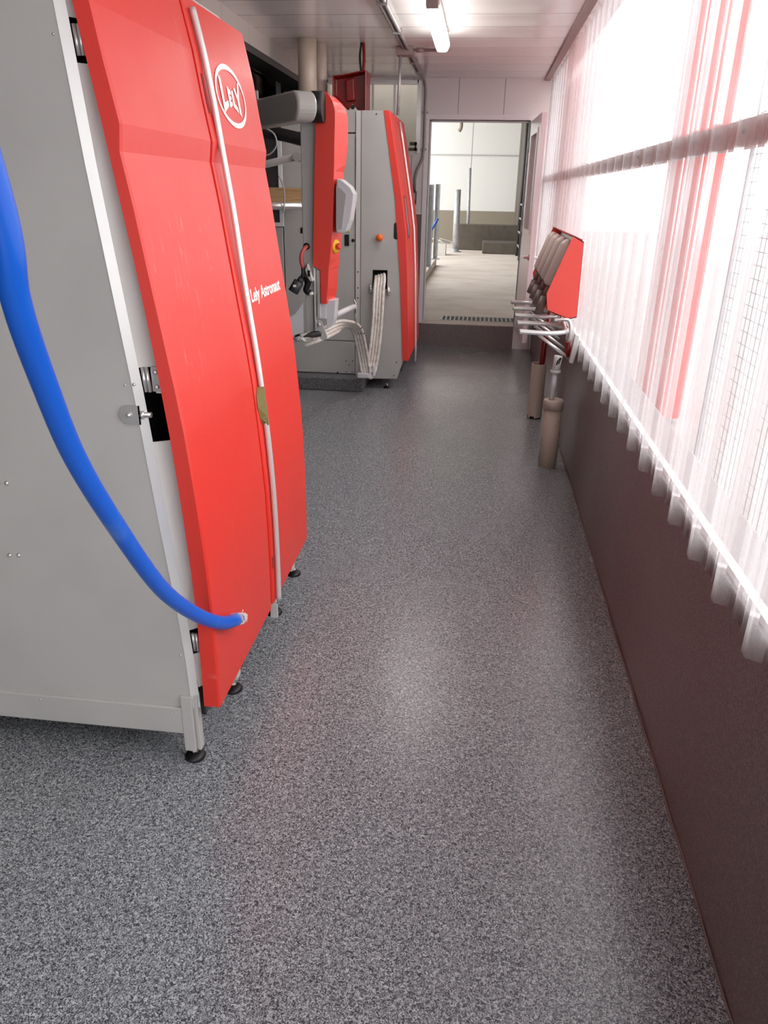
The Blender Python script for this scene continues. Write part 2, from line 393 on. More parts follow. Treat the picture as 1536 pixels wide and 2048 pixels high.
# ---- barn behind the left opening
bm = nb(); box(bm, -5.3, -5.2, -3.2, 11.1, -0.06, 3.5)
struct('wall_barn_left', bm, m_barn)
bm = b1(-5.2, -2.06, 11.0, 11.1, 0, 3.5); struct('wall_barn_far', bm, m_barn)
bm = b1(-5.2, -2.06, YF, 11.0, -0.06, 0); struct('floor_barn', bm, m_barn)
bm = b1(-5.3, XL - 0.1, -3.2, 11.1, 3.5, 3.6); struct('ceiling_barn', bm, m_barn)
bm = b1(XL - 0.19, XL - 0.13, -3.2, YF, ZC + 0.06, 3.55); struct('wall_barn_right', bm, m_barn)
# ---- rear (behind the viewer): wall with a daylight opening
bm = nb(); box(bm, -5.3, -1.9, -3.3, -3.2, 0, 3.5); box(bm, 0.3, XR + 0.17, -3.3, -3.2, 0, ZC + 0.05); box(bm, -1.9, 0.3, -3.3, -3.2, 2.45, ZC + 0.8)
struct('wall_back', bm, m_white)

# ================================================================ PASSAGE beyond the door
PF = 0.25; YB = 24.0
bm = nb(); box(bm, -1.95, 1.05, YF + 0.13, 12.5, 0.15, PF); box(bm, -6, 1.05, 12.5, YB, 0.15, PF); struct('floor_passage', bm, m_conc)
bm = b1(-6.0, 1.05, YB, YB + 0.2, 0.2, 1.15); struct('wall_passage_lower', bm, mat('passage_concrete_band', srgb(150, 142, 126), 0.9))
bm = b1(-6.0, 1.05, YB + 0.02, YB + 0.2, 1.15, 5.2); 
struct('wall_passage_far', bm, plank_mat('passage_white_lining', srgb(236, 237, 232), srgb(150, 150, 145), 0, 1.35, 0.35, 0.02, 0.4))
bm = b1(-6.0, 1.05, YB - 0.01, YB + 0.02, 2.62, 2.645); struct('trim_9', bm, m_steel)
bm = b1(-2.1, 1.05, YF + 0.13, YB + 0.2, 4.6, 4.7); struct('ceiling_passage', bm, m_beige)
bm = b1(0.97, 1.05, YF + 0.13, YB, 0.2, 4.6); struct('wall_passage_right', bm, m_concd)
bm = b1(-2.05, -1.95, YF + 0.13, 12.5, 0.0, 4.6); struct('wall_passage_left', bm, m_beige)
# large concrete block and the low one before it
o = obj('concrete_block', b1(at(918, 447, y=21).x, .95, 21.0, 21.5, PF, at(960, 449, y=21).z), m_concd, None, 0.02)
tag(o, 'large dark concrete block at the end of the passage', 'block')
o = obj('concrete_block', b1(at(965, 490, y=19.5).x, 0.95, 19.8, 20.98, PF, at(990, 487, y=19.5).z), m_concd, None, 0.02)
tag(o, 'low concrete step in front of the large dark block', 'block')
# grate
t = thing('floor_grate', 'galvanised floor grate just beyond the door threshold', 'grate', (0, 9.05, PF))
x0, x1 = -0.41, 0.84
bm = nb()
for (a, b_, c, d) in ((x0, x1, 8.92, 8.935), (x0, x1, 9.235, 9.25), (x0, x0 + 0.012, 8.92, 9.25), (x1 - 0.012, x1, 8.92, 9.25)): box(bm, a, b_, c, d, PF - 0.02, PF + 0.006)
obj('frame', bm, m_galv, t)
bm = nb(); k = 0
while x0 + 0.012 + k * 0.05 < x1:
    xx = x0 + 0.012 + k * 0.05; box(bm, xx, xx + 0.017, 8.93, 9.24, PF - 0.02, PF + 0.004); k += 1
obj('bar', bm, m_galv, t)
obj('trough', b1(x0, x1, 8.925, 9.245, PF - 0.02, PF + 0.0012), m_concd, t)
# left kerb with posts
t = thing('rail_kerb', 'pale concrete kerb along the left side of the passage', 'kerb', (-0.95, 14, PF))
obj('curb', b1(-1.25, -0.86, 11.2, 16.2, PF, PF + 0.13), m_conc, t, 0.02)
for lab, px, ytop, yy in (('galvanised post nearest the door jamb on the left kerb', 859, 369, 14.2), ('galvanised post further along the left kerb', 872, 368, 16.0)):
    p = at(px, 470, y=yy); zt = at(px, ytop, y=yy).z
    t = thing('fence_post', lab, 'post', (p.x, yy, PF + 0.13))
    bm = nb(); box(bm, p.x - 0.045, p.x - 0.03, yy - 0.04, yy + 0.04, PF + 0.13, zt); box(bm, p.x + 0.03, p.x + 0.045, yy - 0.04, yy + 0.04, PF + 0.13, zt); box(bm, p.x - 0.03, p.x + 0.03, yy + 0.02, yy + 0.03, PF + 0.13, zt)
    obj('channel', bm, m_galv, t, 0.004)
    obj('base_plate', b1(p.x - 0.09, p.x + 0.09, yy - 0.08, yy + 0.08, PF + 0.13, PF + 0.145), m_galv, t)
bm = nb(); tube(bm, [at(862, 462, y=14.5), at(868, 452, y=14.5), at(876, 437, y=14.5)], 0.018, 8)
tag(obj('strap', bm, m_blue), 'short blue strap tied to the left fence posts', 'strap')
# pipes standing at the end
for lab, px0, py0, px1, py1, yy, r in (('thick upright galvanised pipe at the passage end', 911, 486, 916, 379, 20.2, 0.075), ('thin tall upright pipe rising behind the concrete block', 937, 447, 940, 336, 21.7, 0.04)):
    a = at(px0, py0, y=yy); b_ = at(px1, py1, y=yy); a.z = min(a.z, PF) if r > 0.05 else PF
    t = thing('upright_pipe', lab, 'pipe', (a.x, yy, PF))
    bm = nb(); tube(bm, [a, b_], r, 16); obj('pipe', bm, m_galv, t)
    bm = nb(); lathe(bm, [(r * 1.9, 0), (r * 1.9, 0.02), (r * 1.2, 0.02), (r * 1.2, 0.08)], (a.x, a.y, PF), 16); obj('base_flange', bm, m_galv, t)
p = at(884, 480, y=19.0)
t = thing('cardboard_box', 'white cardboard box with papers on top at the passage end', 'box', (p.x, 19.0, PF))
obj('box_body', b1(p.x - 0.22, p.x + 0.10, 18.9, 19.3, PF, PF + 0.26), m_paper, t, 0.004)
bm = nb(); box(bm, -0.2, 0.2, -0.14, 0.14, 0, 0.012, Matrix.Translation((p.x - 0.02, 19.1, PF + 0.30)) @ Euler((0.15, 0.2, 0.4)).to_matrix().to_4x4())
box(bm, -0.12, 0.2, -0.1, 0.14, 0, 0.012, Matrix.Translation((p.x + 0.06, 19.1, PF + 0.33)) @ Euler((-0.1, 0.25, 0.1)).to_matrix().to_4x4())
each('paper', bm, m_paper, t)
# dark gate on the right of passage
t = thing('side_gate', 'dark tubular gate along the right side of the passage', 'gate', (0.95, 14, PF))
bm = nb()
for yy in (12.0, 14.0, 16.0, 18.0, 19.4): tube(bm, [(.90, yy, PF), (.90, yy, 4.0)], 0.04, 10)
each('gate_post', bm, m_dgrey, t)
bm = nb()
for zz in (0.5, 0.8, 1.1, 1.4): tube(bm, [(.90, 12.0, zz), (.90, 19.4, zz)], 0.022, 8)
each('rail', bm, m_galv, t)
bm = nb(); box(bm, .945, .965, 12.0, 19.6, PF, 4.4); obj('panel', bm, m_dgrey, t)
bm = nb(); tube(bm, [at(922, 240, y=16), at(921, 255, y=16), at(917, 262, y=16)], 0.045, 10, True)
tag(obj('hanging_pipe_end', bm, m_pvc), 'pale bent pipe end hanging at the top of the doorway view', 'pipe')

# ================================================================ DOOR LEAF (open)
t = bpy.data.objects.new('door_1', None); C.objects.link(t); t['kind'] = 'structure'; t.location = (0.482, 8.655, DZ0)
H = Vector((0.482, 8.655, DZ0)); Fr = Vector((0.522, 7.665, DZ0))
ex = (Fr - H).normalized(); L = (Fr - H).length; ey = Vector((-ex.y, ex.x, 0))   # ey points to -x? ensured below
if ey.x > 0: ey = -ey
def leafm(): 
    m = Matrix((ex, ey, Vector((0, 0, 1)))).transposed().to_4x4(); m.translation = H; return m
LM = leafm()
def lb(bm, a0, a1, d0, d1, z0, z1): box(bm, a0, a1, d0, d1, z0, z1, LM)
HZ = 2.035
lz0, lz1 = 1.03, 1.90; la0, la1 = 0.22, 0.78
bm = nb()
lb(bm, 0, la0, 0, 0.045, 0, HZ); lb(bm, la1, L, 0, 0.045, 0, HZ); lb(bm, la0, la1, 0, 0.045, 0, lz0); lb(bm, la0, la1, 0, 0.045, lz1, HZ)
leaf = obj('door_leaf', bm, m_doorw, t)
bm = nb()
for a0, a1, z0, z1 in ((la0 - 0.03, la0 + 0.01, lz0 - 0.03, lz1 + 0.03), (la1 - 0.01, la1 + 0.03, lz0 - 0.03, lz1 + 0.03), (la0, la1, lz0 - 0.03, lz0 + 0.01), (la0, la1, lz1 - 0.01, lz1 + 0.03)):
    lb(bm, a0, a1, -0.008, 0.053, z0, z1)
obj('lite_frame', bm, m_white, t)
bm = nb(); lb(bm, la0, la1, 0.018, 0.026, lz0, lz1); obj('glass_pane', bm, m_glass, t)
bm = nb(); hz_ = 0.80
for s, d in ((1, 0.045), (-1, 0.0)):
    c0 = LM @ Vector((L - 0.065, d, hz_)); dirn = ey * s
    lathe(bm, [(0.026, 0), (0.026, 0.008), (0.012, 0.012), (0.012, 0.05)], c0, 16, dirn)
    a = c0 + dirn * 0.05; tube(bm, [a + ex * 0.01, a - ex * 0.11], 0.009, 10)
each('door_handle', bm, m_chrome, t)
bm = nb()
for z in (0.25, 1.0, 1.8): tube(bm, [(0.436, 8.645, DZ0 + z - 0.05), (0.436, 8.645, DZ0 + z + 0.05)], 0.007, 8)
each('hinge', bm, m_chrome, t)

# ================================================================ NEAR CABINET
ZS = [.205, .35, .5, .65, .78, .90, 1.03, 1.14, 1.24, 1.34, 1.44, 1.56, 1.672, 1.727, 1.84, 1.95, 2.09]
XS = [-.668, -.667, -.668, -.672, -.679, -.688, -.699, -.712, -.726, -.740, -.754, -.770, -.788, -.7815, -.802, -.819, -.850]
GZ = [.03, .19, .26, .492, .691, .982, 1.206, 1.41, 1.561, 1.771, 1.952, 2.12]
GX = [-.757, -.754, -.753, -.768, -.787, -.812, -.830, -.853, -.869, -.886, -.901, -.917]
FLZ = [.205, .496, .696, .987, 1.209, 1.412, 1.563, 1.771, 1.952, 2.09]
FLX = [-.716, -.714, -.720, -.738, -.759, -.782, -.803, -.832, -.860, -.884]
def flx(z): return lerp(FLZ, FLX, z)
def gx(z): return lerp(GZ, GX, z)
YN, YE = 1.74, 2.925
cab = thing('milking_robot_cabinet', 'near grey and red milking robot cabinet at the left', 'milking machine', (-1.2, 2.3, 0))
# side panel
bm = nb(); zz = [.19, .35, .5, .78, 1.14, 1.32, 1.645, 1.95, 2.12]
prism(bm, [(-1.75, .19)] + [(gx(z), z) for z in zz] + [(-1.75, 2.12)], YN, YN + 0.012)
side = obj('side_panel', bm, m_steel, cab)
# front edge strip (45 deg)
bm = nb(); secs = []
for z in [.05] + zz: secs.append([(gx(z) - 0.001, YN - 0.002, z), (gx(z) + 0.021, YN + 0.008, z), (gx(z) + 0.018, YN + 0.014, z), (gx(z) - 0.004, YN + 0.012, z)])
loft(bm, secs[1:]); obj('edge_strip', bm, m_alu, cab)
# chamfer plates with the hinge cut-outs left open
bm = nb()
for z0, z1 in ((0.26, 0.372), (0.452, 1.005), (1.195, 1.842), (1.925, 2.12)):
    zs = [z0] + [z for z in zz if z0 < z < z1] + [z1]
    loft(bm, [[(gx(z) + 0.019, YN + 0.009, z), (flx(z) + 0.012, YN + 0.050, z), (flx(z) + 0.010, YN + 0.054, z), (gx(z) + 0.017, YN + 0.013, z)] for z in zs])
obj('corner_plate', bm, m_steel2, cab)
# inner body (dark, seen only through cut-outs)
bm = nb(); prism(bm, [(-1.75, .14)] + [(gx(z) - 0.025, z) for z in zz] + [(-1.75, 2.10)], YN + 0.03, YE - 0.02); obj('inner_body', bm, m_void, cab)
bm = b1(-1.75, -0.93, YN, YE, 2.12, 2.14); obj('top_panel', bm, m_steel, cab)
# far side panel
bm = nb(); prism(bm, [(-1.75, .19)] + [(gx(z) + 0.02, z) for z in zz] + [(-1.75, 2.12)], YE - 0.02, YE - 0.008); obj('far_side_panel', bm, m_steel, cab)
# bottom rail
bm = nb(); box(bm, -1.75, -0.784, YN - 0.008, YN + 0.03, 0.098, 0.192); 
rail = obj('bottom_rail', bm, m_steel, cab, 0.004)
# corner posts and feet
def foot(x, y, parent):
    bm = nb(); lathe(bm, [(0.0, 0), (0.031, 0.0), (0.032, 0.006), (0.026, 0.014), (0.012, 0.019), (0.0, 0.019)], (x, y, 0), 20)
    f = obj('foot', bm, m_black, parent)
    bm = nb(); lathe(bm, [(0.0065, 0.018), (0.0065, 0.075)], (x, y, 0), 12)
    lathe(bm, [(0.012, 0.022), (0.012, 0.030)], (x, y, 0), 6)
    sub('stud', bm, m_chrome, f)
bm = nb(); box(bm, -0.786, -0.752, YN - 0.010, YN + 0.025, 0.038, 0.235); box(bm, -0.748, -0.738, YN - 0.002, YN + 0.025, 0.038, 0.235); box(bm, -0.755, -0.745, YN + 0.002, YN + 0.023, 0.038, 0.235)
obj('corner_post', bm, m_steel, cab, 0.002)
for (x, y) in ((-0.765, 1.752), (-0.752, 2.095), (-0.742, 2.62), (-0.742, 2.965)):
    foot(x, y, cab)
bm = nb()
for y in (2.095, 2.62, 2.905): box(bm, -0.775, -0.73, y - 0.02, y + 0.02, 0.055, 0.2)
each('leg_bracket', bm, m_steel2, cab)
bm = nb(); box(bm, -0.80, -0.735, YN + 0.05, 2.9, 0.13, 0.25); obj('base_frame', bm, m_dgrey, cab)
# doors
def door(y0, y1, name='door', round_right=0.0):
    bm = nb(); n = len(ZS)
    ring = [(0, y0 + 0.004), (1, y0)]
    front0, front1, back0, back1 = [], [], [], []
    secs = []
    for z, x in zip(ZS, XS):
        e = 0.0
        xb_ = flx(z); s = [(xb_, y0, z), (x - 0.005, y0, z), (x, y0 + 0.005, z)]
        if round_right:
            for k in range(1, 7):
                a = k / 6; s.append((x + 0.004 * math.sin(a * PI) - 0.030 * a * a, y1 - round_right + round_right * a, z))
            s.append((xb_, y1, z))
        else:
            s += [(x, y1 - 0.005, z), (x - 0.005, y1, z), (xb_, y1, z)]
        secs.append(s)
    loft(bm, secs)
    return bm
d1 = obj('door', door(YN - 0.004, 2.338, round_right=0.035), m_red, cab)
d2 = obj('door', door(2.346, YE), m_red, cab)
# hinges
def hinge(zc, hh, parent):
    x = gx(zc) + 0.012; y = YN + 0.004
    bm = nb()
    for k in range(2): tube(bm, [(gx(zc - hh / 2) + 0.026 + 0.010 * k, y + 0.010, zc - hh / 2), (gx(zc + hh / 2) + 0.026 + 0.010 * k, y + 0.010, zc + hh / 2)], 0.0048, 10)
    box(bm, 0, 0.026, -0.003, 0.001, -hh / 2, hh / 2, Matrix.Translation((x + 0.030, y + 0.020, zc)))
    h = obj('hinge', bm, m_chrome, parent)
    bm = nb()
    for s in (-1, 1): lathe(bm, [(0.006, 0), (0.006, 0.003), (0.003, 0.005)], (x + 0.042, y + 0.016, zc + s * hh * 0.3), 10, (0.3, -1, 0))
    each('hinge_screw', bm, m_chrome, h)
    return h
for zc, hh in ((1.884, 0.058), (1.165, 0.062), (0.412, 0.058)): hinge(zc, hh, d1)
bm = nb(); box(bm, gx(1.165) + 0.05, flx(1.16) + 0.008, YN + 0.022, YN + 0.026, 1.13, 1.192); obj('hinge_plate', bm, m_steel2, d1)
# bracket with bolt
bm = nb(); zc = 1.078; xb = gx(zc)
prism(bm, [(xb + 0.006, zc - 0.024), (xb + 0.006, zc + 0.024)] + [(xb - 0.024 + 0.024 * math.cos(a), zc + 0.024 * math.sin(a)) for a in [PI / 2 + PI * k / 10 for k in range(11)]], YN - 0.006, YN - 0.003)
box(bm, xb + 0.003, xb + 0.006, YN - 0.006, YN + 0.022, zc - 0.024, zc + 0.024)
br = obj('latch_bracket', bm, m_chrome, cab)
bm = nb(); lathe(bm, [(0.007, 0), (0.006, 0.006), (0.002, 0.008)], (xb - 0.022, YN - 0.006, zc), 12, (0, -1, 0))
lathe(bm, [(0.012, 0), (0.012, 0.008), (0.0075, 0.009), (0.0075, 0.026)], (xb + 0.006, YN + 0.005, zc), 6, (1, 0, 0)); each('bolt', bm, m_chrome, br)
# rivets/screws of the side panel
for (px, py, r) in ((107, 68, .0032), (250, 770, .0032), (268, 769, .0045), (361, 1310, .0035), (14, 966, .0065), (-3, 966, .0065), (20, 1110, .0065), (38, 1110, .0065), (84, 1396, .003), (353, 1422, .003)):
    p = at(px, py, y=YN); bm = nb(); lathe(bm, [(r, 0), (r * 0.9, r * 0.6), (r * 0.3, r)], (p.x, YN if py < 1390 else YN - 0.008, p.z), 12, (0, -1, 0))
    obj('rivet', bm, m_chrome, side if py < 1390 else rail)
# grab rod on the seam
bm = nb(); pr = [at(px - 2, py, y=2.385) for px, py in ((382, 15), (400, 90), (412, 150), (427, 215), (450, 320), (470, 430), (490, 560), (510, 700), (523, 800), (535, 900), (545, 1000), (552, 1100), (557, 1200))]
pr = [Vector((max(p.x, lerp(ZS, XS, p.z) + 0.011), p.y, p.z)) for p in pr]
tube(bm, pr, 0.0095, 14, True); rod = obj('pull_rod', bm, m_alu, cab)
bm = nb(); box(bm, -0.690, -0.664, 2.38, 2.392, 0.125, 0.18); sub('rod_bracket', bm, m_steel2, rod)
# tape tag on the rod
bm = nb(); za, zb = 0.875, 1.005
xa = lerp(ZS, XS, .9) + 0.02
loft(bm, [[(lerp(ZS, XS, z) + 0.022, 2.381, z), (lerp(ZS, XS, z) + 0.002, 2.381 - w_, z), (lerp(ZS, XS, z) + 0.001, 2.379 - w_, z), (lerp(ZS, XS, z) + 0.020, 2.377, z)] for z, w_ in ((za, .002), (.90, .02), (.94, .032), (.98, .03), (zb, .012))])
sub('tape_flag', bm, m_olive, rod)
# small slots beside the rod
bm = nb()
for z0, z1 in ((1.80, 1.90), (0.345, 0.39)):
    loft(bm, [[(lerp(ZS, XS, z) + 0.0012, 2.352, z), (lerp(ZS, XS, z) + 0.0012, 2.364, z), (lerp(ZS, XS, z) - 0.002, 2.364, z), (lerp(ZS, XS, z) - 0.002, 2.352, z)] for z in (z0, z1)])
each('catch_slot', bm, m_redd, d2)

# ---- lettering on the near cabinet
def onpanel(y, z, d=0.0015):
    return Vector((lerp(ZS, XS, z) + d, y, z))
def poly_on_panel(bm, pts):
    f = [bm.verts.new(onpanel(y, z)) for y, z in pts]
    bm.faces.new(f)
bm = nb(); cy, cz, ra, rb = 2.613, 1.8685, 0.150, 0.0885
n = 64; A, B = [], []
for k in range(n):
    a = 2 * PI * k / n
    t1 = 0.010 + 0.005 * abs(math.sin(a))
    A.append(bm.verts.new(onpanel(cy + ra * math.cos(a), cz + rb * math.sin(a)))); B.append(bm.verts.new(onpanel(cy + (ra - t1 * 1.1) * math.cos(a), cz + (rb - t1) * math.sin(a))))
for k in range(n): bm.faces.new((A[k], A[(k + 1) % n], B[(k + 1) % n], B[k]))
obj('logo_ring', bm, m_logo, d2)
bm = nb()
U = lambda u, v: (cy + u * 0.1, cz + v * 0.06)
shapes = [
    [(-1.02, .86), (-.80, .72), (-.80, -.38), (-.42, -.22), (-.42, -.50), (-1.02, -.88)],                       # L
    [(-.34, .46), (.00, .28), (.00, .06), (-.16, .12), (-.16, .03), (-.02, .00), (-.02, -.14), (-.16, -.16), (-.16, -.28), (.00, -.20), (.00, -.40), (-.34, -.56)],  # E
    [(.06, .26), (.24, .36), (.24, -.28), (.52, -.44), (.52, -.72), (.06, -.46)],                               # L
]
for s in shapes: poly_on_panel(bm, [U(*p) for p in s])
poly_on_panel(bm, [U(*p) for p in [(.34, .44), (.52, .52), (.70, .12), (.66, -.10), (.62, -.12)]])
poly_on_panel(bm, [U(*p) for p in [(.86, .76), (1.08, .92), (.80, -.05), (.80, -.86), (.60, -.72), (.60, -.06)]])
obj('logo_letters', bm, m_logo, d2)
def text_mesh(txt, size, bold=0.0):
    cu = bpy.data.curves.new('t', 'FONT'); cu.body = txt; cu.size = size; cu.offset = bold; cu.extrude = 0.0005
    to = bpy.data.objects.new('t', cu); C.objects.link(to)
    bpy.context.view_layer.update()
    me = bpy.data.meshes.new_from_object(to.evaluated_get(bpy.context.evaluated_depsgraph_get()))
    bpy.data.objects.remove(to); return me
me = text_mesh('Lely Astronaut', 0.05, 0.0011)
xs = [v.co.x for v in me.vertices]; w0, w1 = min(xs), max(xs); sc = 0.400 / (w1 - w0)
for v in me.vertices:
    u = 2.466 + (v.co.x - w0) * sc * .94; zt = 1.262 + v.co.y * sc * 0.85
    v.co = onpanel(u, zt, 0.0018 if v.co.z > 0 else 0.0004)
me.materials.append(m_logo)
o = bpy.data.objects.new('lettering', me); C.objects.link(o); o.parent = d2

# ================================================================ BLUE HOSE
bm = nb()
hp = [(-0.640, 0.80, 2.668), (-0.610, 0.83, 2.2), (-0.590, 0.87, 1.85), (-0.586, .93, 1.572), (-.607, .965, 1.46), (-.635, 1.045, 1.33), (-.664, 1.153, 1.168), (-.682, 1.303, .968), (-.690, 1.484, .735), (-.676, 1.64, .575), (-.655, 1.765, .476), (-.642, 1.875, .425)]
tube(bm, hp, 0.0195, 20, True, True, 8); hose = obj('blue_hose', bm, m_blue)
tag(hose, 'bright blue rubber hose hanging in front of the near cabinet', 'hose')
bm = nb(); a = Vector(hp[-1]); dr = (Vector(hp[-1]) - Vector(hp[-2])).normalized()
secs = []
for k in range(6):
    t_ = k / 5; c_ = a - dr * 0.02 + dr * 0.055 * t_; r_ = 0.0215 * (1 - 0.25 * t_)
    u = dr.cross(Vector((1, 0, 0))).normalized(); v = dr.cross(u)
    secs.append([tuple(c_ + (u * math.cos(2 * PI * j / 14) + v * math.sin(2 * PI * j / 14)) * r_ * (1 + random.uniform(-.18, .18))) for j in range(14)])
loft(bm, secs); 
for k in range(7):
    s = a + dr * 0.02; e = s + Vector((random.uniform(0, .006), random.uniform(-.012, .03), random.uniform(-.03, .035))); tube(bm, [s, e], 0.0016, 5)
sub('tape_wrap', bm, m_tape, hose)

# ================================================================ FAR CABINET (y = 6.5)
Y2, Y2E = 6.5, 7.66
fl = [(768, 221), (779, 307.5), (790.6, 401), (794, 463), (800, 557), (802, 627), (804.7, 721)]
FZ = [at(*p, y=Y2).z for p in fl][::-1]; FX = [at(*p, y=Y2).x for p in fl][::-1]
fr_ = [(779, 221), (785, 261), (795, 331), (805, 401), (812, 463), (815, 557), (816.5, 721)]
RZ = [at(*p, y=Y2).z for p in fr_][::-1]; RX = [at(*p, y=Y2).x for p in fr_][::-1]
c2 = thing('milking_robot_cabinet', 'far grey and red milking robot cabinet beside the white door', 'milking machine', (-1.1, 7.1, 0))
zz2 = [0.27, 0.66, .944, 1.31, 1.543, 1.881, 2.182]
fx = lambda z: lerp(FZ, FX, z); rx = lambda z: lerp(RZ, RX, z)
XI = -0.972
hx0, hx1 = at(745, 545, y=Y2).x, at(775, 545, y=Y2).x; hz0, hz1 = at(760, 578, y=Y2).z, at(760, 540, y=Y2).z
xbr = at(795, 757, y=Y2).x
bm = nb(); th = 0.012
def pl(pts): prism(bm, pts, Y2, Y2 + th)
pl([(XI, 0.09), (xbr - 0.005, 0.10), (fx(.27) + 0.01, 0.27), (fx(.66) + 0.01, .66), (fx(.86) + .01, hz0), (XI, hz0)])
pl([(XI, hz0), (hx0, hz0), (hx0, hz1), (XI, hz1)])
pl([(hx1, hz0), (fx(hz0) + 0.01, hz0), (fx(hz1) + 0.01, hz1), (hx1, hz1)])
pl([(XI, hz1), (fx(hz1) + .01, hz1), (fx(1.31) + .01, 1.31), (fx(1.543) + .01, 1.543), (fx(1.881) + .01, 1.881), (fx(2.182) + .01, 2.182), (XI, 2.182)])
sp2 = obj('side_panel', bm, m_steel, c2)
obj('hose_port', b1(hx0 - 0.01, hx1 + 0.01, Y2 + 0.05, Y2 + 0.10, hz0 - .02, hz1 + .02), m_void, c2)
bm = nb()
for x in (hx0 - 0.012, hx1 + 0.012): lathe(bm, [(0.018, 0), (0.02, 0.01), (0.012, 0.02)], (x, Y2 - 0.002, hz0 - 0.015), 12, (0, -1, 0))
tube(bm, [(hx0 - .012, Y2 - .02, hz0 - .03), (hx0 - .012, Y2 - .02, hz0 + .03)], .012, 8); tube(bm, [(hx1 + .012, Y2 - .02, hz0 - .05), (hx1 + .012, Y2 - .02, hz0 + .02)], .012, 8)
each('port_roller', bm, m_chrome, c2)
# trim column between side panel and inner doors
bm = nb(); box(bm, XI - 0.045, XI - 0.004, Y2 + 0.004, Y2 + 0.03, 0.12, 2.182); obj('trim_column', bm, m_steel2, c2, 0.002)
bm = nb(); box(bm, XI - 0.004, XI, Y2 + 0.003, Y2 + 0.02, 0.12, 2.18); box(bm, XI - .049, XI - .045, Y2 + .006, Y2 + .02, .12, 2.0); obj('shadow_gap', bm, m_void, c2)
bm = nb()
for py in (544, 576, 596): p = at(717, py, y=Y2); lathe(bm, [(0.006, 0), (0.006, 0.002)], (XI - .024, Y2 + 0.004, p.z), 10, (0, -1, 0))
each('screw_hole', bm, m_black, c2)
# inner doors (face the camera, recessed)
XD = XI - 0.049
zl = 0.405
bm = nb(); box(bm, -1.62, XD, Y2 + 0.012, Y2 + 0.022, zl + 0.006, 2.02); dr1 = obj('inner_door', bm, m_steel, c2, 0.002)
bm = nb(); box(bm, -1.62, XD, Y2 + 0.012, Y2 + 0.022, 2.03, 2.17); obj('upper_panel', bm, m_steel, c2, 0.002)
bm = nb(); box(bm, -1.62, XD + 0.003, Y2 + 0.006, Y2 + 0.018, 0.125, zl); lp = obj('lower_panel', bm, m_steel, c2, 0.002)
bm = nb(); box(bm, -1.85, -1.628, Y2 + 0.0, Y2 + 0.02, 0.125, 1.32); obj('left_panel', bm, m_steel, c2, 0.002)
bm = nb(); prism(bm, [(-1.85, .14)] + [(fx(max(z, .27)) - 0.01, z) for z in (.14, .66, .944, 1.31, 1.543, 1.881, 2.14)] + [(-1.85, 2.14)], Y2 + .105, Y2E - .01); obj('inner_body', bm, m_dgrey, c2)
bm = b1(-1.85, XI, Y2 + .03, Y2 + .06, .14, 2.15); obj('inner_wall', bm, m_dgrey, c2)
bm = nb(); prism(bm, [(-1.8, 2.14), (-1.8, 2.182), (fx(2.18), 2.182), (fx(2.14), 2.14)], Y2 + 0.02, Y2E); obj('top_panel', bm, m_steel, c2)
# labels / small parts on inner door
def onY2(px, py, y=Y2): return at(px, py, y=y)
a = onY2(689, 469); b_ = onY2(698, 492); obj('door_latch', b1(a.x, b_.x, Y2 + 0.004, Y2 + 0.012, b_.z, a.z), m_black, dr1, 0.002)
p = onY2(706, 481); bm = nb(); lathe(bm, [(0.013, 0), (0.013, 0.006), (0.008, 0.008)], (p.x, Y2 + 0.012, p.z), 16, (0, -1, 0)); obj('lock', bm, m_black, dr1)
p = onY2(698, 463); bm = nb(); lathe(bm, [(0.012, 0), (0.012, 0.004)], (p.x, Y2 + 0.012, p.z), 3, (0, -1, 0)); obj('warning_sticker', bm, m_yel, dr1)
a = onY2(600, 455); b_ = onY2(605, 467); obj('slot', b1(a.x, b_.x, Y2 + 0.010, Y2 + 0.012, b_.z, a.z), m_black, dr1)
for px, py in ((675, 746), (692, 722), (705, 722), (698, 730), (704, 744), (692, 744)):
    p = onY2(px, py); bm = nb(); lathe(bm, [(0.005 if px != 675 else .010, 0), (0.005 if px != 675 else .01, 0.002)], (p.x, Y2 + 0.006, p.z), 8, (0, -1, 0)); obj('screw_hole', bm, m_black, lp)
for px, py in ((753, 228), (793, 725), (788, 751)):
    p = onY2(px, py); bm = nb(); lathe(bm, [(0.006, 0), (0.005, 0.004), (0.002, 0.005)], (p.x, Y2, p.z), 10, (0, -1, 0)); obj('rivet', bm, m_dgrey, sp2)
# orange knob and oval handhold
p = onY2(760, 475); bm = nb(); lathe(bm, [(0.018, 0), (0.020, 0.02), (0.027, 0.024), (0.029, 0.040), (0.020, 0.052), (0.004, 0.056)], (p.x, Y2, p.z), 20, (-0.0, -1, 0)); obj('stop_button', bm, m_orange, c2)
a = onY2(788, 445); b_ = onY2(797, 479)
bm = nb(); r_ = 0.018; pts_ = [(a.x + r_ + r_ * math.cos(t_), a.z - r_ + r_ * math.sin(t_)) for t_ in [PI - PI / 2 * k / 6 for k in range(7)]] + [(a.x + .06, a.z), (a.x + .06, b_.z)] + [(a.x + r_ + r_ * math.cos(t_), b_.z + r_ + r_ * math.sin(t_)) for t_ in [-PI / 2 - PI / 2 * k / 6 for k in range(7)]]
prism(bm, pts_, Y2 - 0.002, Y2 + 0.002); obj('handhold', bm, m_black, sp2)
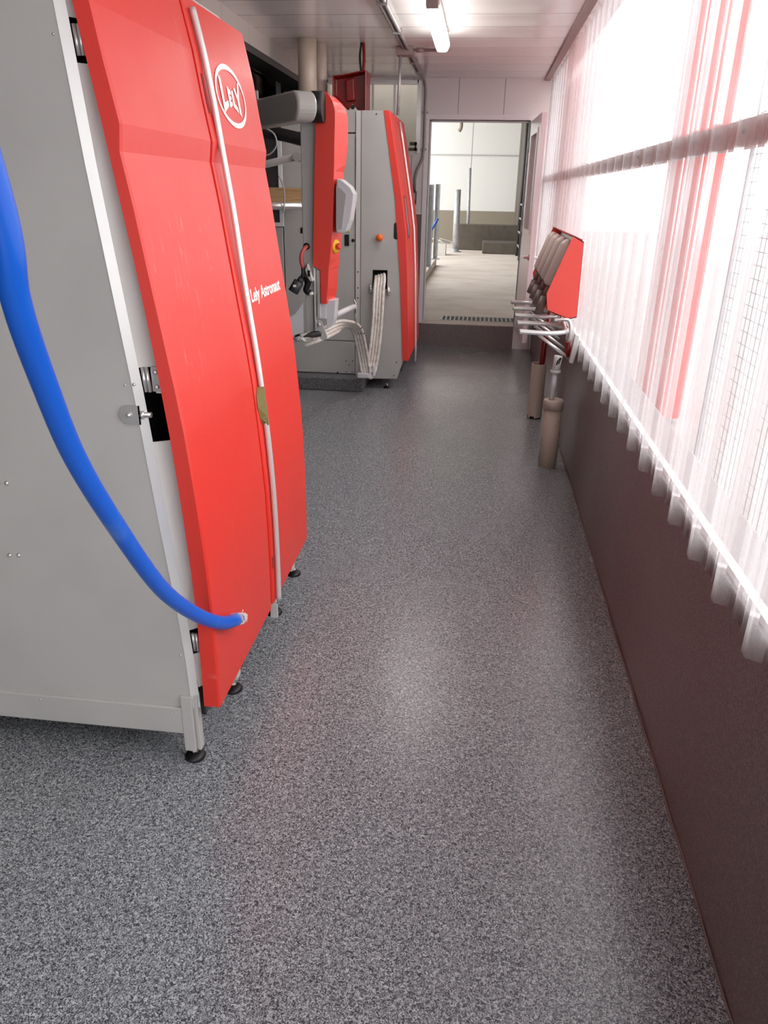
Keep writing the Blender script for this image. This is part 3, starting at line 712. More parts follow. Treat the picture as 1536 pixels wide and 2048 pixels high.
# red door
def door2(y0, y1):
    bm = nb(); secs = []
    for z in [0.262, .45, .66, .8, .944, 1.1, 1.31, 1.543, 1.74, 1.80, 1.88, 2.05, 2.182]:
        a = fx(z); b_ = rx(z); secs.append([(a, y0, z), (b_ - .004, y0, z), (b_, y0 + .005, z), (b_, y1 - .005, z), (b_ - .004, y1, z), (a, y1, z)])
    loft(bm, secs); return bm
YS = 7.02
e1 = obj('door', door2(Y2 - 0.006, YS), m_red, c2); e2 = obj('door', door2(YS + 0.008, Y2E), m_red, c2)
bm = nb(); tube(bm, [(rx(z) + 0.016, YS + 0.07, z) for z in [2.15, 2.05, 1.88, 1.8, 1.543, 1.31, 1.1, .944, .66, .45, .262, .14]], 0.0095, 12); obj('pull_rod', bm, m_alu, c2)
bm = nb()
loft(bm, [[(rx(z) + .003, 6.66, z), (rx(z) + .001, 6.76, z), (rx(z) - .02, 6.76, z), (rx(z) - .02, 6.66, z)] for z in (1.27, 1.31, 1.543, 1.56)]); obj('inspection_window', bm, m_plasg, e1)
bm = nb()
loft(bm, [[(rx(z) + .004, 6.64, z), (rx(z) + .004, 6.662, z), (rx(z) - .01, 6.662, z), (rx(z) - .01, 6.64, z)] for z in (1.25, 1.31, 1.543, 1.58)])
loft(bm, [[(rx(z) + .004, 6.758, z), (rx(z) + .004, 6.78, z), (rx(z) - .01, 6.78, z), (rx(z) - .01, 6.758, z)] for z in (1.25, 1.31, 1.543, 1.58)]); each('window_bezel', bm, m_redd, e1)
for (x, y) in ((-0.74, 6.56), (-0.74, 7.1), (-0.74, 7.6), (-1.75, 6.7)): foot(x, y, c2)
bm = nb()
for (x, y) in ((-0.74, 6.56), (-0.74, 7.1), (-0.74, 7.6)): box(bm, x - .02, x + .02, y - .02, y + .02, .05, .2)
each('leg_bracket', bm, m_dgrey, c2)
# curb below
a = at(730, 757, y=6.36)
bm = b1(-2.2, -0.925, 6.36, 7.2, 0, 0.118); o = obj('floor_curb', bm, m_curbgrey, None, 0.012); tag(o, 'low grey flake coated curb under the far cabinet', 'curb')

# ================================================================ things between the cabinets (left background)
p0 = at(540, 376, y=6.38); p1 = at(606, 376, y=6.38); pb = at(580, 404, y=6.38)
o = obj('timber_plank', b1(-2.35, p1.x, 6.36, 6.40, pb.z, p1.z + .0), m_wood); tag(o, 'light pine plank across the opening behind the arm', 'plank')
p1 = at(606, 413, y=6.33); bm = nb(); tube(bm, [(-2.4, 6.33, p1.z), (p1.x + 0.02, 6.33, p1.z)], 0.030, 14); tag(obj('steel_rail', bm, m_chrome), 'horizontal steel tube just below the pine plank', 'rail')
bm = nb(); pa = at(500, 333, y=6.0); pb = at(596, 313, y=6.0); tube(bm, [(-2.36, 6.33, pa.z - .12), pb], 0.026, 12); lathe(bm, [(0.035, -0.03), (0.035, 0.03)], pb, 14, (0, 1, 0))
tag(obj('steel_link', bm, m_steel), 'grey swing tube with round end above the pine plank', 'rail')
bm = nb(); tube(bm, [(-2.36, 6.33, 2.02), at(505, 262, y=6.2), at(545, 266, y=6.2), at(575, 272, y=6.2), at(606, 280, y=6.2)], 0.045, 12, True)
tag(obj('corrugated_hose', bm, m_black), 'black flexible hose under the swing beam', 'hose')
bm = nb(); tube(bm, [at(530, 256, y=6.0), at(548, 268, y=6.0), at(553, 290, y=6.0), at(540, 308, y=6.0), at(525, 310, y=6.0)], 0.006, 8, True)
tag(obj('thin_tube', bm, m_plasg), 'thin pale looped tube beside the black hose', 'tube')
bm = nb(); tube(bm, [at(557, 350, y=6.28), at(566, 370, y=6.28), at(569, 395, y=6.28), at(567, 425, y=6.28)], 0.006, 8, True)
tag(obj('thin_tube', bm, m_plasg), 'thin pale tube hanging over the pine plank', 'tube')
a = at(552, 450, y=6.42); b_ = at(572, 250, y=6.42)
t = thing('inner_partition', 'white edged grey partition left of the milking arm', 'partition', (b_.x, 6.45, 0))
obj('edge', b1(b_.x - 0.075, b_.x - 0.045, 6.42, 6.44, 1.36, 2.0), m_white, t); obj('edge', b1(b_.x - 0.4, b_.x - 0.045, 6.42, 6.44, 1.33, 1.36), m_white, t)
obj('sheet', b1(b_.x - 0.9, b_.x - 0.075, 6.43, 6.44, 1.36, 2.0), m_dgrey, t)
# barn contents seen over the near cabinet
tag(obj('barn_beam', b1(-2.56, -2.42, 4.0, 10.99, 2.74, 2.82), m_beige, None, .01), 'pale long beam in the dark bay above the near cabinet', 'beam')
t = thing('feed_hopper', 'brown rounded hopper in the dark bay beyond the near cabinet', 'hopper', (-2.5, 8.6, 0))
obj('hopper_body', b1(-2.85, -2.42, 7.7, 9.25, 2.50, 2.73), m_brown, t, .05); obj('hopper_lip', b1(-2.86, -2.405, 7.68, 9.27, 2.47, 2.50), m_redd, t, .004)
each('hopper_leg', (lambda b: (box(b, -2.84, -2.78, 7.75, 7.81, 0, 2.5), box(b, -2.84, -2.78, 9.15, 9.21, 0, 2.5), b)[2])(nb()), m_galv, t)
tag(obj('steel_post', b1(-2.07, -2.03, 8.18, 8.22, 0, 2.9), m_galv), 'thin steel post in the dark bay left of the thick beige pipe', 'post')
tag(obj('steel_sheet', b1(-2.01, -1.76, 8.25, 8.28, 0, 2.50), m_steel), 'grey steel sheet standing in the dark bay beside the thin post', 'panel')
tag(obj('stall_post', b1(-2.42, -2.34, 6.28, 6.44, 0, 2.3), m_galv), 'galvanised stall post hidden behind the near cabinet', 'post')

# ================================================================ MILKING ARM
YA = 5.2
arm = thing('robot_arm', 'red and grey hanging milking arm between the two cabinets', 'milking arm', (-1.05, YA, 0))
# swing beam, rounded at the end
A0 = Vector((-1.56, 5.62, 0)); A1 = Vector((-1.112, 5.02, 0)); dv = (A1 - A0).normalized(); nv = Vector((-dv.y, dv.x, 0))
bm = nb(); zt, zb_ = 2.150, 1.985; secs = []
NP = 14
def beam_sec(off, zt, zb_, ins):
    return None
outline = []
hh = (zt - zb_) / 2; zm = (zt + zb_) / 2
prof_ = [(-0.30, zt - 0.01)] + [(0.0 + hh * math.cos(PI / 2 - PI * k / 12), zm + hh * math.sin(PI / 2 - PI * k / 12)) for k in range(13)] + [(-0.30, zb_ - .0)]
Lb = (A1 - A0).length
P2 = [(-0.05, zt)] + [(Lb + hh * math.cos(PI / 2 - PI * k / 12), zm + hh * math.sin(PI / 2 - PI * k / 12)) for k in range(13)] + [(-0.05, zb_)]
fa = [bm.verts.new(A0 + dv * u + Vector((0, 0, z)) - nv * 0.065) for u, z in P2]; fb = [bm.verts.new(A0 + dv * u + Vector((0, 0, z)) + nv * 0.065) for u, z in P2]
bm.faces.new(fa); bm.faces.new(fb[::-1])
for i in range(len(P2)): bm.faces.new((fa[i], fb[i], fb[(i + 1) % len(P2)], fa[(i + 1) % len(P2)]))
bmo = obj('swing_beam', bm, m_beam, arm, 0.018, 4)
bm = nb(); tube(bm, [at(638, 214, y=5.14) + Vector((-0.04, 0, 0)), at(638, 214, y=5.14) + Vector((0.03, 0, 0))], 0.088, 24); obj('pivot_cap', bm, m_black, arm)
bm = nb(); pa = at(517, 190, y=5.5); box(bm, pa.x - .02, pa.x + .01, 5.44, 5.46, pa.z - .09, pa.z + .02); obj('end_clip', bm, m_alu, bmo)
# red cover: front face (left edge, ridge) and side face (silhouette)
rows = [ # py, left, ridge, right
    (181, 648, 650, 654), (190, 643, 658, 672), (202, 642, 665, 684), (212, 645, 668, 691), (222, 642, 670, 694), (232, 634, 670, 696), (245, 630.5, 670, 696.5), (284, 629.5, 669, 696), (326, 629, 668.5, 692),
    (343, 628.5, 668, 688), (372, 628, 667.5, 687), (471, 626.5, 664, 683), (519, 626, 660, 679), (533, 627, 658, 678), (541, 640.5, 657.5, 677), (580, 641, 655.5, 674.5), (600, 641.5, 653.5, 672), (608, 642, 653, 668)]
secs = []
DD = 0.17
def sidept(px, py, x_edge):
    # a point back along y on the side face whose outline falls at that picture column
    return None
for (py, l, m_, r) in rows:
    pl_, pm, pr_ = at(l, py, y=YA), at(m_, py, y=YA), at(r, py, y=YA + DD)
    z = pm.z
    secs.append([(pl_.x, YA, z), (pm.x, YA, z), (pr_.x, YA + DD, z), (pl_.x, YA + DD, z)])
bm = nb(); loft(bm, secs[::-1]); cov = obj('red_cover', bm, m_redp, arm, 0.004)
# grey column
bm = nb(); secs = []
for py, l, r in ((236, 600, 640), (300, 601, 640), (400, 603, 640), (470, 605, 640), (540, 606, 640), (590, 610, 636)):
    a = at(l, py, y=YA + .03); b_ = at(r, py, y=YA + .03); secs.append([(a.x, YA + .03, a.z), (b_.x, YA + .03, a.z), (b_.x, YA + .15, a.z), (a.x, YA + .15, a.z)])
loft(bm, secs[::-1]); col_ = obj('column', bm, m_steel, arm, 0.006)
# lower extrusion
def at_box(l, r, pt, pb_, y0, dy): 
    a = at(l, pt, y=y0); b_ = at(r, pb_, y=y0); return (a.x, b_.x, y0, y0 + dy, b_.z, a.z)
bm = nb(); box(bm, *at_box(611, 627, 588, 662, YA + .03, .10)); obj('lower_column', bm, m_steel, arm, .003)
bm = nb(); box(bm, *at_box(627, 632, 535, 662, YA + .01, .10)); box(bm, *at_box(634, 641, 540, 636, YA + .015, .1)); obj('slide_rail', bm, m_alu, arm, .002)
bm = nb(); box(bm, *at_box(634, 652.5, 606, 638, YA + .02, .1)); obj('slide_block', bm, m_plas, arm, .004)
bm = nb(); loft(bm, [[(at(l, py, y=YA + .03).x, YA + .03, at(l, py, y=YA + .03).z), (at(r, py, y=YA + .03).x, YA + .03, at(l, py, y=YA + .03).z), (at(r, py, y=YA + .03).x, YA + .16, at(l, py, y=YA + .03).z), (at(l, py, y=YA + .03).x, YA + .16, at(l, py, y=YA + .03).z)] for py, l, r in ((658, 653, 654), (652, 653, 664), (640, 653, 668), (600, 653, 671))])
obj('rear_shroud', bm, m_plas, arm, .004)
# curved splash plate
bm = nb(); pts_ = [(611, 603), (612, 662), (600, 664), (586, 671), (560, 673), (560, 640), (582, 632), (594, 626), (603, 615)]
prism(bm, [(at(*q, y=YA + .1).x, at(*q, y=YA + .1).z) for q in pts_], YA + .02, YA + .028); obj('splash_plate', bm, m_plas, arm)
# screen housing
bm = nb()
yb0 = YA + .02
hp_ = [(674, 358), (684, 358), (703, 374), (710, 388), (709, 402), (703, 440), (695, 462), (687, 467), (674, 465)]
ins = [(676, 370), (682, 371), (693, 381), (697, 391), (691, 430), (685, 455), (676, 457)]
prism(bm, [(at(*q, y=yb0).x, at(*q, y=yb0).z) for q in hp_], yb0 - 0.03, yb0 + .10); scr = obj('screen_housing', bm, m_plas, arm, .010, 3)
bm = nb(); prism(bm, [(at(*q, y=yb0).x, at(*q, y=yb0).z) for q in [(674, 372), (684, 378), (693, 388), (693, 396), (685, 458), (674, 460)]], yb0 - 0.034, yb0 - .028); sub('screen_back', bm, m_plasg, scr)
# yellow emergency button at the side
p = at(672, 493, y=YA + .06); bm = nb(); pr0 = Vector((p.x, YA + .07, p.z))
nrm = Vector((0.95, -0.35, 0))
lathe(bm, [(0.045, -.02), (0.045, 0.002), (0.03, 0.004)], pr0, 20, nrm); cup = obj('button_collar', bm, m_yel, arm)
bm = nb(); lathe(bm, [(0.014, 0), (0.014, 0.012), (0.022, 0.014), (0.022, 0.026), (0.012, 0.032)], pr0, 18, nrm); sub('button_head', bm, m_redp, cup)
# cable and grommet
p = at(613.5, 492.5, y=YA + .03); bm = nb(); lathe(bm, [(0.022, 0), (0.022, 0.006), (0.015, 0.007)], p, 20, (0, -1, 0)); obj('grommet', bm, m_black, arm)
bm = nb(); tube(bm, [p + Vector((0, .02, 0)), at(610, 496, y=YA - .01), at(604, 506, y=YA - .03), at(602, 520, y=YA - .03), at(606, 536, y=YA - .01)], 0.0125, 12, True); obj('cable', bm, m_cable, arm)
bm = nb(); tube(bm, [at(606, 535, y=YA - .01), at(607, 546, y=YA - .01), at(604, 556, y=YA - .01)], 0.014, 10); tube(bm, [at(604, 556, y=YA - .01), at(597, 566, y=YA - .01)], .022, 12)
obj('connector', bm, m_dgrey, arm)
bm = nb(); tube(bm, [at(598, 563, y=YA - .02), at(586, 584, y=YA - .03)], .036, 10); sn = obj('sensor_head', bm, m_dgrey, arm)
bm = nb(); p = at(589, 572, y=YA - .065); box(bm, p.x - .01, p.x + .01, p.y, p.y + .01, p.z - .007, p.z + .007); sub('sensor_label', bm, m_logo, sn)
bm = nb(); prism(bm, [(at(*q, y=YA - .02).x, at(*q, y=YA - .02).z) for q in ((611, 540), (616, 527), (619, 536), (625, 556), (627, 562), (621, 562), (617, 556))], YA - .035, YA + .02); obj('mount_bracket', bm, m_alu, arm, .002)
bm = nb(); p = at(617.5, 547, y=YA - .04); box(bm, p.x - .008, p.x + .008, p.y, p.y + .01, p.z - .02, p.z + .02); obj('bracket_slot', bm, m_black, arm)
bm = nb(); tube(bm, [at(617, 562, y=YA), at(615, 570, y=YA), at(612, 580, y=YA), at(620, 586, y=YA)], .02, 10, True); tube(bm, [at(606, 556, y=YA), at(622, 566, y=YA)], .012, 8); obj('hose_clamp', bm, m_black, arm)
bm = nb(); tube(bm, [at(618, 589, y=YA - .01), at(626, 586, y=YA - .01)], .010, 8); obj('clamp_screw', bm, m_logo, arm)
# lower gripper: plate, guide rods
bm = nb(); prism(bm, [(at(*q, y=YA - .02).x, at(*q, y=YA - .02).z) for q in ((638, 640), (644, 644), (655, 673), (654, 679), (645, 680), (640, 676), (646, 670), (641, 663), (634, 660), (634, 645))], YA - .03, YA - .018); g = obj('gripper_plate', bm, m_steel, arm, .002)
p = at(638, 650, y=YA - .03); bm = nb(); lathe(bm, [(0.014, 0), (0.014, .006), (.008, .010)], p, 6, (0, -1, 0)); sub('gripper_bolt', bm, m_chrome, g)
bm = nb(); tube(bm, [at(600, 675, y=YA - .02), at(608, 682, y=YA - .02), at(616, 683, y=YA - .02), at(628, 678, y=YA - .02)], .007, 8, True); tube(bm, [at(600, 669, y=YA + .0), at(610, 682, y=YA - .02)], .007, 8)
tube(bm, [at(590, 679, y=YA), at(603, 676, y=YA)], .016, 10); obj('guide_rod', bm, m_alu, arm)
bm = nb(); a = at(592, 676, y=YA + .03); b_ = at(642, 667, y=YA + .03); tube(bm, [a, at(610, 670, y=YA + .03), b_], .022, 10); obj('lower_arm', bm, m_dgrey, arm)
# side handle tube with chain
bm = nb(); a = at(671, 630, y=YA + .2); b_ = at(708, 613, y=YA + .5); tube(bm, [a, b_], .021, 14); hd = obj('side_tube', bm, m_plas, arm)
bm = nb(); tube(bm, [b_ + Vector((0, 0, .05)), b_ + Vector((.015, 0, .02)), b_ + Vector((.018, 0, -.03)), b_ + Vector((.01, 0, -.07)), b_ + Vector((.02, 0, -.13))], .005, 6); sub('hook', bm, m_chrome, hd)

# milk hose bundle
def bundle(pts, n, w, r, drop=None):
    out = []
    P = smooth_pts(pts, 8)
    for k in range(n):
        off = (k - (n - 1) / 2) * w; q = []
        for i, p in enumerate(P):
            T = (P[min(i + 1, len(P) - 1)] - P[max(i - 1, 0)]); T.y = 0; s = T.normalized().cross(Vector((0, 1, 0))).normalized(); q.append(p + s * off + Vector((0, -0.003 * math.cos(k * 2.1), 0)))
        out.append(q)
    return out
hb = thing('milk_hose_bundle', 'bundle of white milk tubes looping from the arm to the far cabinet', 'hose', (-0.95, 5.9, 0.1))
path1 = [at(606, 681, y=5.22), at(630, 673, y=5.25), at(655, 663, y=5.4), at(678, 652, y=5.6), at(694, 649, y=5.8), at(708, 653, y=6.0), at(716, 665, y=6.12), at(722, 690, y=6.2), at(727, 715, y=6.25), at(731, 738, y=6.25), at(735, 748, y=6.25)]
path2 = [at(735, 751, y=6.28), at(741, 742, y=6.31), at(745, 725, y=6.34), at(750, 690, y=6.36), at(754, 650, y=6.38), at(756.5, 610, y=6.40), at(758, 580, y=6.43), at(760, 560, y=6.47), at(760, 550, y=6.53)]
for k, q in enumerate(bundle(path1, 4, .0235, .0105)): bm = nb(); tube(bm, q, .0135, 12); obj('milk_tube', bm, m_hose, hb)
for k, q in enumerate(bundle(path2, 4, .0245, .0105)): bm = nb(); tube(bm, q, .0135, 12); obj('milk_tube', bm, m_hose, hb)
bm = nb(); p = at(729, 752, y=6.25); box(bm, p.x - .058, p.x + .045, 6.21, 6.30, p.z - .012, p.z + .03); box(bm, p.x + .040, p.x + .056, 6.22, 6.30, p.z - .02, p.z + .09); obj('return_cradle', bm, m_plas, hb, .008)
for px, py, yy, wd in ((712, 655, 6.05, .05), (744, 730, 6.33, .05), (717, 666, 6.13, .05)):
    p = at(px, py, y=yy); bm = nb(); box(bm, p.x - wd, p.x + wd, yy - .016, yy - .011, p.z - .004, p.z + .004); box(bm, p.x - wd, p.x + wd, yy + .011, yy + .016, p.z - .004, p.z + .004)
    each('cable_tie', bm, m_dgrey if px < 740 else m_plas, hb)
bm = nb(); p = at(748, 735, y=6.30); box(bm, p.x - .006, p.x + .012, 6.27, 6.30, p.z - .07, p.z + .02); obj('strap', bm, m_plas, hb, .003)

# ================================================================ pipes, red box, light, conduit
t = thing('duct_pipe', 'thick beige plastic pipe rising to the ceiling behind the arm', 'pipe', (-1.415, 6.50, 2.18))
bm = nb(); lathe(bm, [(.072, 2.19), (.072, ZC - .001)], (-1.41, 6.58, 0), 28); obj('pipe', bm, m_pvc, t)
t = thing('duct_pipe', 'slimmer pale pipe just right of the thick beige one', 'pipe', (-1.34, 6.75, 2.18))
bm = nb(); lathe(bm, [(.055, 2.185), (.055, ZC - .001)], (-1.35, 6.78, 0), 24); obj('pipe', bm, m_pvc, t)
# red box on top of the far cabinet
yq = 6.62
t = thing('red_control_box', 'dark red box tilted on top of the far cabinet', 'box', (at(710, 222, y=yq).x, yq, 2.19))
q = lambda px, py, y=yq: at(px, py, y=y)
F4 = [q(664, 151), q(684, 149), q(732, 139), q(731, 222), q(716, 222), q(694, 219), q(665, 190)]
bm = nb(); 
A_ = [bm.verts.new(v) for v in F4]; B_ = [bm.verts.new(v + Vector((0.0, 0.26, 0.0))) for v in F4]; n = len(F4)
bm.faces.new(B_[::-1])
for i in range(n): bm.faces.new((A_[i], B_[i], B_[(i + 1) % n], A_[(i + 1) % n]))
cin = sum(F4, Vector()) / n
I_ = [bm.verts.new(cin + (v - cin) * 0.93) for v in F4]; J_ = [bm.verts.new(cin + (v - cin) * 0.86 + Vector((0, .08, 0))) for v in F4]
for i in range(n):
    bm.faces.new((A_[i], A_[(i + 1) % n], I_[(i + 1) % n], I_[i])); bm.faces.new((I_[i], I_[(i + 1) % n], J_[(i + 1) % n], J_[i]))
bm.faces.new(J_); rb_ = obj('shell', bm, m_redd, t, .004)
bm = nb(); prism(bm, [(q(688, 158).x, q(688, 158).z), (q(706, 152).x, q(706, 152).z), (q(708, 200).x, q(708, 200).z), (q(690, 202).x, q(690, 202).z)], yq + .05, yq + .09); obj('raised_panel', bm, m_redd, t, .01, 3)
bm = nb(); prism(bm, [(q(698, 222).x, q(698, 222).z), (q(706, 209).x, q(706, 209).z), (q(709, 211).x, q(709, 211).z), (q(717, 222).x, q(717, 222).z)], yq - .03, yq - .024); br = obj('bracket', bm, m_steel, t)
bm = nb(); p = q(707, 215); lathe(bm, [(.016, 0), (.016, .006)], (p.x, yq - .03, p.z), 14, (0, -1, 0)); sub('bracket_bolt', bm, m_black, br)
for k, (mm, lab) in enumerate(((m_black, 'black cable rising from the red box to the ceiling'), (m_redd, 'dark red cable rising from the red box to the ceiling'))):
    bm = nb(); p = at(722 + 5 * k, 142, y=6.70); top = at(723 + 4 * k, 84, y=6.74); tube(bm, [p, (p + Vector(top)) / 2 + Vector((-.01 if not k else .005, 0, 0)), top], .009 if not k else .012, 8, True); tag(obj('cable', bm, mm), lab, 'cable')

# ceiling lamp
lx = -0.357
t = thing('ceiling_lamp', 'lit white tube lamp under the ceiling', 'lamp', (lx, 5.8, ZC))
def stadium(bm, w_, y0, y1, z0, z1, ins=0.0):
    pts = []
    for k in range(9): a = PI * k / 8; pts.append((lx + w_ * math.cos(a), y1 + w_ * math.sin(a)))
    for k in range(9): a = PI + PI * k / 8; pts.append((lx + w_ * math.cos(a), y0 + w_ * math.sin(a)))
    A = [bm.verts.new((x, y, z1)) for x, y in pts]
    m_ = [bm.verts.new((x, y, (z0 * .45 + z1 * .55))) for x, y in pts]
    cx_, cy_ = lx, (y0 + y1) / 2
    B = [bm.verts.new((cx_ + (x - cx_) * .72, cy_ + (y - cy_) * .975, z0)) for x, y in pts]
    n = len(pts); bm.faces.new(A[::-1]); bm.faces.new(B)
    for i in range(n):
        f = bm.faces.new((A[i], m_[i], m_[(i + 1) % n], A[(i + 1) % n])); f = bm.faces.new((m_[i], B[i], B[(i + 1) % n], m_[(i + 1) % n])); f.smooth = True
bm = nb(); stadium(bm, .050, 5.20, 6.30, 2.545, 2.60); obj('diffuser', bm, m_lamp, t)
bm = nb(); box(bm, lx - .042, lx + .042, 5.16, 6.33, 2.60, 2.645); obj('housing', bm, m_plas, t, .01)
bm = nb(); box(bm, lx - .03, lx + .03, 5.30, 5.38, 2.645, ZC); box(bm, lx - .03, lx + .03, 6.12, 6.20, 2.645, ZC); each('mounting_clip', bm, m_trim, t)
bm = nb(); box(bm, lx - .035, lx + .035, 5.08, 5.15, 2.575, 2.645); obj('end_cap', bm, m_trim, t, .006)
root = t  # unseen copy of the lamp, added behind the camera to brighten the room
for n_, (yo, lab) in enumerate(((-1.6, 'added unseen tube lamp on the ceiling at the rear end, for fill light'),)):
    r2 = root.copy(); C.objects.link(r2); r2.location = (lx, yo, ZC); r2['label'] = lab
    for ch in list(root.children):
        c = ch.copy(); C.objects.link(c); c.parent = r2
# ceiling conduit: twin run, down the corner, jog behind the far cabinet
t = thing('ceiling_conduit', 'grey conduit along the ceiling and down the corner by the doorway', 'conduit', (-.67, 7, ZC))
bm = nb(); tube(bm, [(-.655, 1.0, ZC - .016), (-.665, 8.56, ZC - .016), (-.655, 8.64, ZC - .04), (-.640, 8.65, ZC - .1), (-.638, 8.65, 2.05), (-.650, 8.65, 1.93), (-.705, 8.65, 1.82), (-.722, 8.65, 1.74), (-.722, 8.65, 1.62)], .0135, 12); obj('conduit', bm, m_conduit, t)
bm = nb(); tube(bm, [(-.690, 1.0, ZC - .014), (-.700, 8.3, ZC - .014)], .010, 10); obj('conduit', bm, m_conduit, t)
bm = nb()
for y in (1.2, 2.2, 3.2, 4.3, 5.3, 6.2, 7.55, 8.1): box(bm, -.705, -.640, y - .012, y + .012, ZC - .036, ZC - .001)
for z in (2.36, 2.02): box(bm, -.665, -.612, 8.645, 8.668, z - .01, z + .01)
each('strap', bm, m_conduit, t)
t = thing('junction_box', 'small brown junction box on the ceiling beside the lamp', 'junction box', (-.70, 7.0, ZC))
bm = nb(); box(bm, -.76, -.62, 6.88, 7.02, ZC - .05, ZC - .03); box(bm, -.755, -.625, 6.885, 7.015, ZC - .06, ZC - .001); obj('box', bm, m_trim, t, .004)
bm = nb(); tube(bm, [(-.62, 6.93, ZC - .022), (lx, 6.93, ZC - .022), (lx, 6.32, ZC - .035)], .011, 10); obj('branch_conduit', bm, m_trim, t)
bm = nb(); tube(bm, [(-.60, 6.93, ZC - .022), (-.54, 6.93, ZC - .022)], .017, 10); obj('coupling', bm, m_trim, t)
bm = nb(); tube(bm, [(-.728, 6.97, ZC - .04), (-.74, 6.97, 2.19)], .0125, 12); tag(obj('drop_pipe', bm, m_galv), 'thin vertical steel pipe dropping to the far cabinet top', 'pipe')
# electrical device right of far cabinet on the far wall
t = thing('wall_switch_box', 'grey electrical box on the wall beside the far cabinet', 'switch box', (-.735, 8.66, 1.6))
bm = nb(); box(bm, -.785, -.70, 8.60, 8.668, 1.49, 1.62); obj('box', bm, m_dgrey, t, .004)
bm = nb(); box(bm, -.775, -.71, 8.585, 8.60, 1.53, 1.60); obj('cover', bm, m_galv, t, .003)
p = at(829, 295, y=8.62); t2 = thing('window_latch', 'dark latch at the lower corner of the stud window', 'latch', (p.x, 8.64, p.z))
bm = nb(); box(bm, p.x - .06, p.x + .03, 8.60, 8.655, p.z - .03, p.z - .005); box(bm, p.x - .05, p.x + .02, 8.60, 8.655, p.z + .02, p.z + .05); box(bm, p.x - .0, p.x + .02, 8.60, 8.655, p.z - .03, p.z + .05); obj('latch_body', bm, m_dgrey, t2)

# ================================================================ RIGHT: pedestals and teat cup rack
def pedestal(x, y, lab, h_, capped, group):
    t = thing('pipe_pedestal', lab, 'pedestal', (x, y, 0), group)
    r = .057; bm = nb()
    if capped:
        lathe(bm, [(r, 0), (r, h_ - .055)], (x, y, 0), 32); obj('pipe', bm, m_pvcd, t)
        bm = nb(); lathe(bm, [(r + .006, h_ - .06), (r + .007, h_ - .01), (r + .001, h_), (.03, h_ + .001)], (x, y, 0), 32); obj('cap', bm, m_pvc, t)
    else:
        n = 32; random.seed(5); lo, hi, li, hi2 = [], [], [], []
        for k in range(n):
            a = 2 * PI * k / n; j = random.uniform(0, .028) if math.sin(a) < .3 else 0
            lo.append(bm.verts.new((x + r * math.cos(a), y + r * math.sin(a), j))); hi.append(bm.verts.new((x + r * math.cos(a), y + r * math.sin(a), h_)))
            hi2.append(bm.verts.new((x + (r - .005) * math.cos(a), y + (r - .005) * math.sin(a), h_))); li.append(bm.verts.new((x + (r - .005) * math.cos(a), y + (r - .005) * math.sin(a), j)))
        for k in range(n):
            j = (k + 1) % n
            for q4 in ((lo[k], lo[j], hi[j], hi[k]), (hi[k], hi[j], hi2[j], hi2[k]), (hi2[k], hi2[j], li[j], li[k]), (li[k], li[j], lo[j], lo[k])): 
                f = bm.faces.new(q4); f.smooth = False
        obj('pipe', bm, m_pvcd, t)
    return t
pedestal(.520, 4.69, 'capped beige pipe pedestal nearest the camera by the right kerb', .432, True, None)
pedestal(.507, 5.82, 'open topped beige pipe pedestal with ragged foot, behind the capped one', .425, False, None)
# supply pipe with fitting out of the capped pedestal
t = thing('supply_pipe', 'white thin pipe with grey fitting standing in the capped pedestal', 'pipe', (.51, 4.69, .43))
bm = nb(); tube(bm, [(.505, 4.69, .434), (at(1111, 740, y=4.69))], .0165, 14); obj('pipe', bm, m_plas, t)
bm = nb(); a = at(1111, 744, y=4.69); b_ = at(1117, 712, y=4.69); tube(bm, [a, (a + b_) / 2, b_], [.027, .024, .026], 14); lathe(bm, [(.031, -.006), (.031, .012)], a, 14); obj('fitting', bm, m_steel2, t)
bm = nb(); tube(bm, [at(1117, 728, y=4.65), at(1122, 716, y=4.65), at(1116, 722, y=4.65), at(1113, 730, y=4.65)], .004, 6, True); obj('tie', bm, m_black, t)
# rack
rack = thing('teat_cup_rack', 'stainless tine rack with red cup holder on the right wall', 'rack', (.58, 5.3, .8))
def yk(k): return 4.66 + k * .335
zr = .846
for k in (0, 2):
    a, b_ = yk(k), yk(k + 1); bm = nb()
    tube(bm, [(.268, a, zr), (.36, a, zr - .004), (.45, a + .005, zr - .006), (.53, a + .035, zr - .002), (.566, a + .10, zr + .002), (.572, (a + b_) / 2, zr + .004), (.566, b_ - .10, zr + .002), (.53, b_ - .035, zr), (.45, b_ - .005, zr), (.36, b_, zr), (.268, b_, zr)], .0145, 12, True)
    ti = obj('tine_loop', bm, m_alu, rack)
    for yy in (a, b_): bm = nb(); lathe(bm, [(.0105, -.002), (.0105, .001)], (.267, yy, zr), 12, (-1, 0, 0)); sub('tine_end', bm, m_black, ti)
bm = nb(); tube(bm, [(.268, yk(4), zr), (.45, yk(4), zr), (.57, yk(4), zr)], .0145, 12); ti = obj('tine', bm, m_alu, rack)
bm = nb(); lathe(bm, [(.0105, -.002), (.0105, .001)], (.267, yk(4), zr), 12, (-1, 0, 0)); sub('tine_end', bm, m_black, ti)
for k in (0, 1, 2, 3):
    y = yk(k) + .02; bm = nb(); tube(bm, [(.385, y, zr - .02), (.585, y + .02, .688)], .010, 10); obj('brace', bm, m_alu, rack)
bm = nb(); tube(bm, [(.55, yk(0) + .05, zr), (.558, yk(0) + .5, zr + .02), (.555, yk(4) - .05, zr)], .013, 10); obj('cross_rail', bm, m_alu, rack)
bm = nb(); tube(bm, [at(1108, 640, y=4.7), at(1130, 639, y=4.7), at(1139, 643, y=4.7), at(1141, 660, y=4.7), at(1138, 682, y=4.7)], .011, 10, True); obj('bent_tube', bm, m_chrome, rack)
